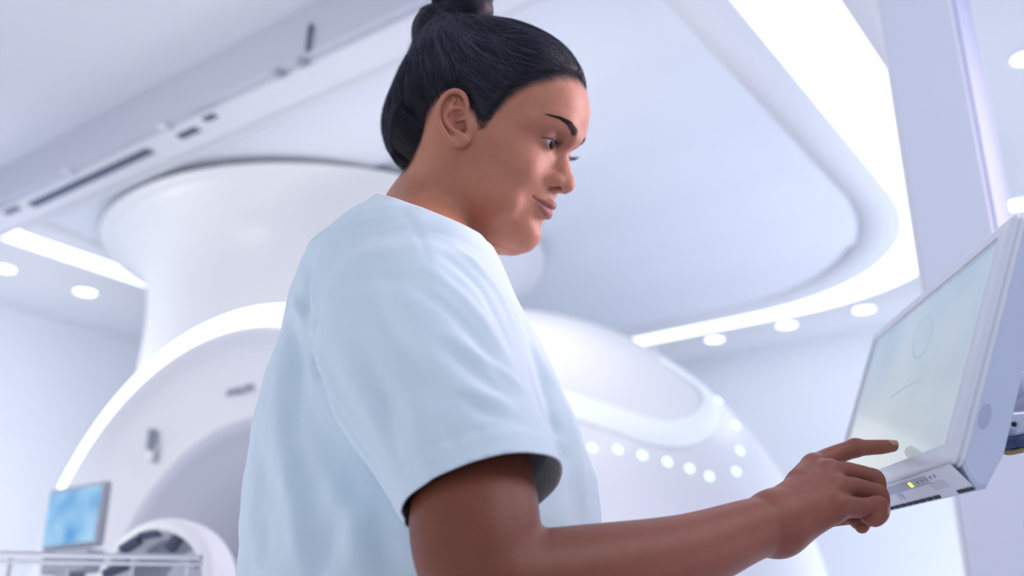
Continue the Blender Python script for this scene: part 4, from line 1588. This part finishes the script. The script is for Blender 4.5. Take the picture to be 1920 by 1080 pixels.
M_INK = material('grey_blue_print', (.16, .17, .30), rough=.5)
tp = plane_pt(424, 745, MC + RA * .018, RA)
text_mesh('PHILIPS', .036, tp, RB, (0, 0, 1), M_INK, 'lettering', scanner)
p = plane_pt(284, 824, MC - RA * .006, RA)
bm = bmesh.new()
add_box(bm, (0, 0, 0), (.013, .030, .066), Matrix.Translation(p) @ MROOM)
bm_obj('cover_latch', bm, M_GREYP, scanner, bevel=.004)
p = plane_pt(282, 855, MC + RA * .010, RA)
bm = bmesh.new()
bmesh.ops.create_cone(bm, cap_ends=True, segments=24, radius1=.018, radius2=.016, depth=.02, matrix=Matrix.Translation(p) @ Vector(-RA).to_track_quat('Z', 'Y').to_matrix().to_4x4())
bm_obj('cover_button', bm, M_WHITE, scanner)

# patient table with its head coil, in front of the bore
M_STEEL = material('brushed_rail', (.62, .64, .70), rough=.25, metal=.6)
M_COILD = material('coil_dark', (.06, .085, .14), rough=.35)
CC = at(308, 1113, 1.90)
CA = RA * math.cos(.3) - RB * math.sin(.3); CB = RB * math.cos(.3) + RA * math.sin(.3)
coil = empty('head_coil', (CC[0], CC[1], CC[2] - .134)); tag(coil, 'small white ring shaped coil with dark inner clamps standing on the patient table', 'head coil')
lathe('ring', CC, CA, [(-.035, .106), (-.042, .112), (-.036, .128), (-.01, .134), (.03, .132), (.045, .122), (.035, .106), (0, .101), (-.035, .106)], M_WHITE, coil, seg=96)
lathe('inner_liner', CC, CA, [(.02, .100), (.05, .098), (.08, .097), (.12, .098)], M_GREYP, coil, seg=96)
for (x0, y0, x1, y1, w_) in ((228, 1032, 262, 1012, .014), (316, 1032, 338, 1004, .017), (362, 1060, 380, 1044, .016), (262, 1006, 300, 1000, .010), (196, 1078, 246, 1056, .014)):
    a_, b_ = at(x0, y0, 1.875), at(x1, y1, 1.875)
    m4 = frame_from((a_ + b_) / 2, b_ - a_, (0, -1, 0))
    bm = bmesh.new(); add_box(bm, (0, 0, 0), (np.linalg.norm(b_ - a_), w_, .03), m4)
    bm_obj('clamp', bm, M_COILD, coil, bevel=.003)
table = empty('patient_table', (-1.2, 1.9, 0)); tag(table, 'white patient table with a thin metal side rail in front of the scanner', 'patient table')
tz0 = at(200, 1036, 1.86)[2]
def bar(name, a_, b_, r_, mat, parent, sides=12):
    V, Q = tube_mesh(np.array([np.linspace(a_, b_, 6)]), np.full((1, 6), r_), sides)
    return mesh_obj(name, V, Q, mat, parent)
bar('rail', at(-500, 1029, 1.79), at(378, 1046, 1.74), .0052, M_STEEL, table)
bar('rail', at(-500, 1048, 1.79), at(378, 1058, 1.74), .0036, M_STEEL, table)
for x in (20, 130, 250, 350):
    q_ = at(x, 1048, 1.765)
    bar('rail_post', q_, np.array([q_[0], q_[1], CC[2] - .15]), .0035, M_STEEL, table)
bm = bmesh.new()
TZ = CC[2] - .1345
tt0 = at(-500, 1085, 1.95); tt1 = at(378, 1085, 1.9)
add_box(bm, ((tt0[0] + tt1[0]) / 2 - .02, 1.97, TZ - .035), (tt1[0] - tt0[0] + .10, .46, .07))
bm_obj('table_top', bm, M_WHITE, table, bevel=.02)
bm = bmesh.new(); add_box(bm, (-1.25, 2.0, (TZ - .07) / 2), (.75, .36, TZ - .07))
bm_obj('pedestal', bm, M_WHITE, table, bevel=.03)

# small display beside the scanner
disp = empty('scanner_display', at(132, 1060, 2.35)); tag(disp, 'small grey framed display with a light blue screen beside the scanner', 'display')
c_ = at(134, 968, 2.35); ex = at(185, 968, 2.29) - at(84, 968, 2.42); ex[2] = 0
m4 = frame_from(c_, ex, (0, 0, 1))
W2 = np.linalg.norm(at(185, 968, 2.29) - at(84, 968, 2.42)); H2 = at(134, 910, 2.35)[2] - at(134, 1030, 2.35)[2]
bm = bmesh.new(); add_box(bm, (0, .013, 0), (W2, .022, H2), m4); bm_obj('frame', bm, M_GREYP, disp, bevel=.008)
def screen_mat(name, c1, c2, strength, scale):
    m = bpy.data.materials.new(name); m.use_nodes = True; nt = m.node_tree; b = nt.nodes['Principled BSDF']
    tc = nt.nodes.new('ShaderNodeTexCoord'); n = nt.nodes.new('ShaderNodeTexNoise'); n.inputs['Scale'].default_value = scale
    r = nt.nodes.new('ShaderNodeValToRGB'); r.color_ramp.elements[0].position = .35; r.color_ramp.elements[1].position = .65
    r.color_ramp.elements[0].color = (*c1, 1); r.color_ramp.elements[1].color = (*c2, 1)
    nt.links.new(tc.outputs['Object'], n.inputs['Vector']); nt.links.new(n.outputs['Fac'], r.inputs[0])
    nt.links.new(r.outputs[0], b.inputs['Emission Color']); b.inputs['Emission Strength'].default_value = strength
    b.inputs['Base Color'].default_value = (.02, .02, .02, 1); b.inputs['Roughness'].default_value = .15
    return m
M_SCR2 = screen_mat('blue_screen', (.07, .33, .72), (.42, .72, .96), .9, 7)
m5 = frame_from(c_ - m4.col[1].to_3d() * 0, ex, (0, 0, 1))
fr = m4.to_3x3().col[1]
sgn = -1 if Vector(fr).dot(Vector(CAM - c_)) > 0 else 1
bm = bmesh.new(); add_box(bm, (0, (.0 if sgn > 0 else .026), 0), (W2 - .022, .004, H2 - .022), m4); bm_obj('screen', bm, M_SCR2, disp)
bm = bmesh.new(); add_box(bm, (0, .02, -H2 / 2 - .03), (W2 * .8, .05, .05), m4); bm_obj('stand', bm, M_GREYP, disp, bevel=.006)
dcl = c_[2] - H2 / 2 - .05
bm = bmesh.new(); add_box(bm, (0, .02, -H2 / 2 - .05 - dcl / 2 + .0), (.05, .05, dcl), m4); bm_obj('pole', bm, M_GREYP, disp, bevel=.006)

# grey-blue post beside the monitor
post = empty('support_post', tuple(at(1760, 1080, 1.95)[:2]) + (0,)); tag(post, 'pale lavender square post rising behind the tilted monitor', 'post')
pl_ = at(1729, 540, 1.90); pu, pv = uv_of(pl_)
M_POST = material('post_lavender', (.68, .72, .84), rough=.45, noise=.01, nscale=5)
room_box('post_body', pu, pu + .150, pv, pv + .26, 0, CEIL, M_POST, post, bevel=.006)
room_box('corner_strip', pu + .151, pu + .155, pv + .252, pv + .262, 0, CEIL, M_POST, post)
room_box('corner_strip', pu - .004, pu + .003, pv - .004, pv + .004, 0, CEIL, M_WHITE, post)
room_box('side_channel', pu + .150, pu + .156, pv + .015, pv + .225, 0, CEIL, material('post_blue', (.36, .44, .62), rough=.5), post)
# low cabinet far behind, lower right
room_box('floor_cabinet', 1.0, 1.6, 4.9, 5.3, 0, 1.05, material('pale_blue_laminate', (.55, .66, .85), rough=.4))
tag(bpy.data.objects['floor_cabinet'], 'pale blue low cabinet against the far wall', 'cabinet')

# ================================================================== THE TOUCH MONITOR
TLF, TRN, BRN, BLF = [np.array(v) for v in ((.455, 1.192, 1.440), (.424, .760, 1.408), (.346, .781, 1.198), (.376, 1.213, 1.230))]
MON_C = (TLF + TRN + BRN + BLF) / 4
mx = (TRN - TLF) + (BRN - BLF); MW = np.linalg.norm(mx) / 2; mx = mx / np.linalg.norm(mx)
mz = (TLF - BLF) + (TRN - BRN); MH = np.linalg.norm(mz) / 2; mz = mz - mx * (mx @ mz); mz /= np.linalg.norm(mz)
mn = np.cross(mx, mz)
if mn[0] > 0: mn = -mn
monitor = empty('touch_monitor', MON_C - mn * .03); tag(monitor, 'white tilted touch monitor the woman is pointing at, with a pale screen', 'monitor')
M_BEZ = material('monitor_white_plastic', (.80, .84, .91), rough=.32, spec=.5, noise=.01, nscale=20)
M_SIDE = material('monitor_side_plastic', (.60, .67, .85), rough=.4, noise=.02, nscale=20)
M_SLOT = material('black_slot', (.012, .014, .03), rough=.6)


def mp(x, z, d=0.0):
    """Point on the monitor: x towards the near edge, z up, d in front of the face."""
    return MON_C + mx * x + mz * z + mn * d


def mpix(px, py, d=0.0):
    p = plane_pt(px, py, MON_C + mn * d, mn)
    return (p - MON_C) @ mx, (p - MON_C) @ mz


def prism(name, prof_fn, xs, mat, parent, smooth=True):
    loops = [np.array([mp(x, z, d) for d, z in prof_fn(x)]) for x in xs]
    n = len(loops[0]); V = np.concatenate(loops)
    F_ = []
    for k_ in range(len(loops) - 1):
        for i in range(n):
            j = (i + 1) % n
            F_.append([k_ * n + i, k_ * n + j, (k_ + 1) * n + j, (k_ + 1) * n + i])
    F_.append(list(range(n))[::-1]); F_.append([(len(loops) - 1) * n + i for i in range(n)])
    return mesh_obj(name, V, F_, mat, parent, smooth)


hw_, hh = MW / 2, MH / 2
# glass corners measured on the face
gx0, gz1 = mpix(1640, 637); gx1, gz1b = mpix(1875, 440); gx1b, gz0 = mpix(1768, 834)
GX0, GX1, GZ0, GZ1 = -hw_ + .016, (gx1 + gx1b) / 2, gz0, (gz1 + gz1b) / 2
print('glass', GX0, GX1, GZ0, GZ1, 'half', hw_, hh)
# front bezel: four mitred bars around the glass with rounded outer edge
def bezel():
    out = [(-hw_, -hh), (hw_, -hh), (hw_, hh), (-hw_, hh)]
    inn = [(GX0, GZ0), (GX1, GZ0), (GX1, GZ1), (GX0, GZ1)]
    def inset(k):
        return [(x - math.copysign(k, x), z - math.copysign(k, z)) for x, z in out]
    def rnd(c, r, n=6):
        pts = []
        for (x, z), a0 in zip(c, (180, 270, 0, 90)):
            cx, cz = x - math.copysign(r, x), z - math.copysign(r, z)
            for i in range(n + 1):
                t = math.radians(a0 + 90 * i / n)
                pts.append((cx + r * math.cos(t), cz + r * math.sin(t)))
        return pts
    L = []
    def rep(c, n=7):
        return [p for p in c for _ in range(n)]
    L.append([mp(x, z, -.010) for x, z in rnd(inset(.0012), .008)])
    L.append([mp(x, z, -.0085) for x, z in rnd(out, .008)])
    L.append([mp(x, z, -.0062) for x, z in rnd(out, .008)])
    L.append([mp(x, z, -.0056) for x, z in rnd(inset(.0018), .007)])
    L.append([mp(x, z, -.0046) for x, z in rnd(inset(.0018), .007)])
    L.append([mp(x, z, -.0040) for x, z in rnd(inset(.0002), .007)])
    L.append([mp(x, z, -.0015) for x, z in rnd(inset(.0015), .007)])
    L.append([mp(x, z, 0) for x, z in rnd(inset(.0045), .006)])
    L.append([mp(x, z, 0) for x, z in rep(inn)])
    L.append([mp(x, z, -.003) for x, z in rep([(x - math.copysign(.001, x), z - math.copysign(.001, z)) for x, z in inn])])
    return [np.array(l) for l in L]


strip('bezel', bezel(), M_BEZ, monitor, smooth=False)
def side_prof(x):
    e = .004 if abs(x) > hw_ - .003 else 0
    return [(-.0098, -hh + .001 + e), (-.0098, hh - .001 - e), (-.027, hh - .003 - e), (-.034, hh - .012 - e), (-.036, -hh + .02), (-.030, -hh - .010 + e), (-.024, -hh - .0125 + e), (-.018, -hh - .008 + e)]
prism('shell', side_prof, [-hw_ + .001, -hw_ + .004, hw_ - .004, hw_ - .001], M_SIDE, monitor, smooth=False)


def screen_material():
    m = bpy.data.materials.new('pale_touch_screen'); m.use_nodes = True; nt = m.node_tree; b = nt.nodes['Principled BSDF']; L = nt.links
    tc = nt.nodes.new('ShaderNodeTexCoord')
    n = nt.nodes.new('ShaderNodeTexNoise'); n.inputs['Scale'].default_value = 8; n.inputs['Detail'].default_value = 2
    L.new(tc.outputs['Object'], n.inputs['Vector'])
    r = nt.nodes.new('ShaderNodeValToRGB')
    r.color_ramp.elements[0].position = .30; r.color_ramp.elements[0].color = (.29, .41, .54, 1)
    r.color_ramp.elements[1].position = .72; r.color_ramp.elements[1].color = (.42, .52, .63, 1)
    L.new(n.outputs['Fac'], r.inputs[0])
    # the screen colour is warmer along its lower edge
    gm = nt.nodes.new('ShaderNodeAttribute'); gm.attribute_name = 'tone'
    mxn = nt.nodes.new('ShaderNodeMix'); mxn.data_type = 'RGBA'; mxn.inputs[7].default_value = (.60, .62, .56, 1)
    sp_ = nt.nodes.new('ShaderNodeSeparateColor'); L.new(gm.outputs['Color'], sp_.inputs[0]); L.new(sp_.outputs[0], mxn.inputs[0])
    L.new(r.outputs[0], mxn.inputs[6])
    L.new(mxn.outputs[2], b.inputs['Emission Color']); b.inputs['Emission Strength'].default_value = .80
    b.inputs['Base Color'].default_value = (.03, .035, .04, 1)
    b.inputs['Roughness'].default_value = .10; b.inputs['Specular IOR Level'].default_value = .5
    return m


M_GLASS = screen_material()
gl = [mp(GX0 - .001, GZ0 - .001, -.0028), mp(GX1 + .001, GZ0 - .001, -.0028), mp(GX1 + .001, GZ1 + .001, -.0028), mp(GX0 - .001, GZ1 + .001, -.0028)]
gb = [p - mn * .003 for p in gl]
scr = mesh_obj('screen', gl + gb, [[0, 1, 2, 3], [7, 6, 5, 4], [0, 4, 5, 1], [1, 5, 6, 2], [2, 6, 7, 3], [3, 7, 4, 0]], M_GLASS, monitor, smooth=False)
set_tone(scr, np.array([[1, 1, 1], [.35, 0, 0], [0, 0, 0], [.0, 0, 0]] * 2, float))
# faint drawing shown on the screen
M_LINE = material('screen_grey_line', (.03, .03, .03), emis=(.345, .455, .56), estr=.8, rough=.1)
def scr_line(pts, w, name='screen_image'):
    P = np.array([mp(x, z, -.00265) for x, z in catmull(np.array(pts), 24)])
    t = np.gradient(P, axis=0); t /= np.linalg.norm(t, axis=1, keepdims=True); s_ = np.cross(t, mn)
    V = np.concatenate([P - s_ * w / 2, P + s_ * w / 2]); n = len(P)
    return mesh_obj(name, V, np.array([[i, i + 1, n + i + 1, n + i] for i in range(n - 1)]), M_LINE, scr, smooth=False)
px_line = lambda pp: [mpix(*q, -.00265) for q in pp]
scr_line(px_line([(1712, 640), (1722, 610), (1738, 594), (1748, 606), (1742, 640), (1726, 668), (1714, 668), (1712, 640)]), .0045)
scr_line(px_line([(1670, 745), (1695, 728), (1725, 712)]), .003)

# controls on the slanted underside strip
def under(px, py, k=.5):
    """Coordinates on the lower chamfer from the photo: x along the edge, fraction down."""
    return None
UA = lambda x: mp(x, -hh, 0); UB = lambda x: mp(x, -hh - .0125, -.024)
un = np.cross(mx, UB(0) - UA(0)); un /= np.linalg.norm(un)
if un[2] > 0: un = -un
ud = (UB(0) - UA(0)); UL_ = np.linalg.norm(ud); ud = ud / UL_
def strip_box(name, x0, x1, f0, f1, t, mat, lift=0.0, parent=None):
    c_ = UA((x0 + x1) / 2) + ud * UL_ * (f0 + f1) / 2 + un * (t / 2 + lift)
    m4 = Matrix.Identity(4)
    for i in range(3): m4[i][0], m4[i][1], m4[i][2], m4[i][3] = mx[i], ud[i], un[i], c_[i]
    bm = bmesh.new(); add_box(bm, (0, 0, 0), (abs(x1 - x0), UL_ * (f1 - f0), t), m4)
    return bm_obj(name, bm, mat, parent or monitor, smooth=False)
def ux(px, py):
    p = plane_pt(px, py, UA(0), un); return (p - MON_C) @ mx, ((p - UA(0)) @ ud) / UL_
strip_box('underside_strip', -hw_ + .003, hw_ - .004, .02, .97, .0010, M_BEZ)
M_KEY = material('key_grey', (.64, .68, .78), rough=.4)
M_YEL = material('status_led', (.9, .9, .2), emis=(.80, .85, .10), estr=1.1)
x_, f_ = ux(1710, 907)
strip_box('status_light', x_ - .0028, x_ + .0028, f_ - .09, f_ + .09, .0012, M_YEL, .0010)
strip_box('marking_panel', -hw_ + .02, x_ + .045, f_ - .16, f_ + .16, .0003, material('panel_grey', (.50, .53, .63), rough=.4), .0008)
for i, px in enumerate((1722, 1730, 1738, 1746, 1754)):
    xx, ff = ux(px, 907 - (px - 1710) * .37)
    strip_box('button_mark', xx - .0014, xx + .0014, ff - .05, ff + .05, .0006, M_GREYP, .0010)
xx, ff = ux(1691, 930); strip_box('push_button', xx - .007, xx + .007, ff - .12, ff + .12, .0010, M_KEY, .0008)
xx, ff = ux(1762, 908); strip_box('card_slot_cover', xx - .017, xx + .017, ff - .14, ff + .14, .0006, M_KEY, .0008)
x0_, f0_ = ux(1668, 966); x1_, f1_ = ux(1768, 930); 
for i in range(9):
    a0_ = x0_ + (x1_ - x0_) * (i + .08) / 9; a1_ = x0_ + (x1_ - x0_) * (i + .86) / 9
    strip_box('vent_slot', a0_, a1_, .86, .97, .0010, M_SLOT, .0010)
xa, _ = ux(1796, 918); xb, _ = ux(1824, 909)
strip_box('vent_slot', xa, xb, .86, .97, .0010, M_SLOT, .0010)

# oval key on the near side of the shell
sp0 = plane_pt(1847, 780, mp(hw_ - .001, 0, 0), mx)
m4 = frame_from(sp0, mz, mx)
bm = bmesh.new(); bmesh.ops.create_cone(bm, cap_ends=True, segments=32, radius1=.0045, radius2=.0042, depth=.0012, matrix=m4 @ Matrix.Diagonal((2.4, 1, 1, 1)))
bm_obj('side_button', bm, material('side_key', (.46, .52, .69), rough=.4), monitor)

# swivel arm carrying the monitor
arm_b = empty('swivel_bracket', MON_C - mn * .10); tag(arm_b, 'grey metal swivel bracket holding the monitor, at the right edge of view', 'bracket')
M_MET = material('cast_metal_grey', (.52, .56, .68), rough=.35, metal=.3, noise=.03, nscale=30)
bc = MON_C - mn * .052 - mz * .02
m4 = frame_from(bc, mx, mz)
bm = bmesh.new(); add_box(bm, (0, 0, 0), (.10, .032, .10), m4); bm_obj('mounting_plate', bm, M_MET, arm_b, bevel=.004)
e0 = at(1908, 770, .93); e1 = at(2100, 742, .93)
bm = bmesh.new(); add_box(bm, (0, 0, 0), (np.linalg.norm(e1 - bc), .045, .04), frame_from((bc + e1) / 2, e1 - bc, (0, 0, 1)))
bm_obj('arm_bar', bm, M_MET, arm_b, bevel=.006)
c_ = at(1915, 728, .90)
bm = bmesh.new(); add_box(bm, (0, 0, 0), (.045, .05, .022), frame_from(c_ + [.012, 0, 0], (1, 0, .05), (0, 0, 1))); bm_obj('upper_clamp', bm, M_MET, arm_b, bevel=.004)
c_ = at(1912, 793, .885)
bm = bmesh.new(); add_box(bm, (0, 0, 0), (.030, .030, .022), frame_from(c_ + [.006, .01, 0], (1, 0, .1), (0, 0, 1))); bm_obj('hinge_block', bm, M_MET, arm_b, bevel=.004)
c2 = at(1899, 795, .868)
vd = Vector(CAM - c2).normalized()
bm = bmesh.new(); bmesh.ops.create_cone(bm, cap_ends=True, segments=28, radius1=.0052, radius2=.0048, depth=.006, matrix=Matrix.Translation(c2) @ Vector((-.15, -1, -.3)).to_track_quat('Z', 'Y').to_matrix().to_4x4())
sc_ = bm_obj('screw', bm, M_MET, arm_b)
bm = bmesh.new(); bmesh.ops.create_cone(bm, cap_ends=True, segments=6, radius1=.0026, radius2=.0026, depth=.0066, matrix=Matrix.Translation(c2) @ Vector((-.15, -1, -.3)).to_track_quat('Z', 'Y').to_matrix().to_4x4())
bm_obj('screw_socket', bm, M_SLOT, sc_)
cb = catmull(np.array([bc - mz * .06 + mx * .05, at(1872, 822, .92), at(1885, 831, .90), at(1905, 829, .89), at(1935, 818, .885), at(2050, 760, .90)]), 40)
V, Q = tube_mesh(cb[None], np.full((1, 40), .0058), 12)
cable = mesh_obj('monitor_cable', V, Q, material('dark_blue_cable', (.03, .07, .15), rough=.35), arm_b)
cable['label'] = 'dark blue looping cable'
cb2 = cb + np.array([0, .002, -.008])
V, Q = tube_mesh(cb2[None], np.full((1, 40), .0024), 10)
c3 = mesh_obj('cable_edge', V, Q, material('ochre_cable_edge', (.35, .25, .10), rough=.5), cable)
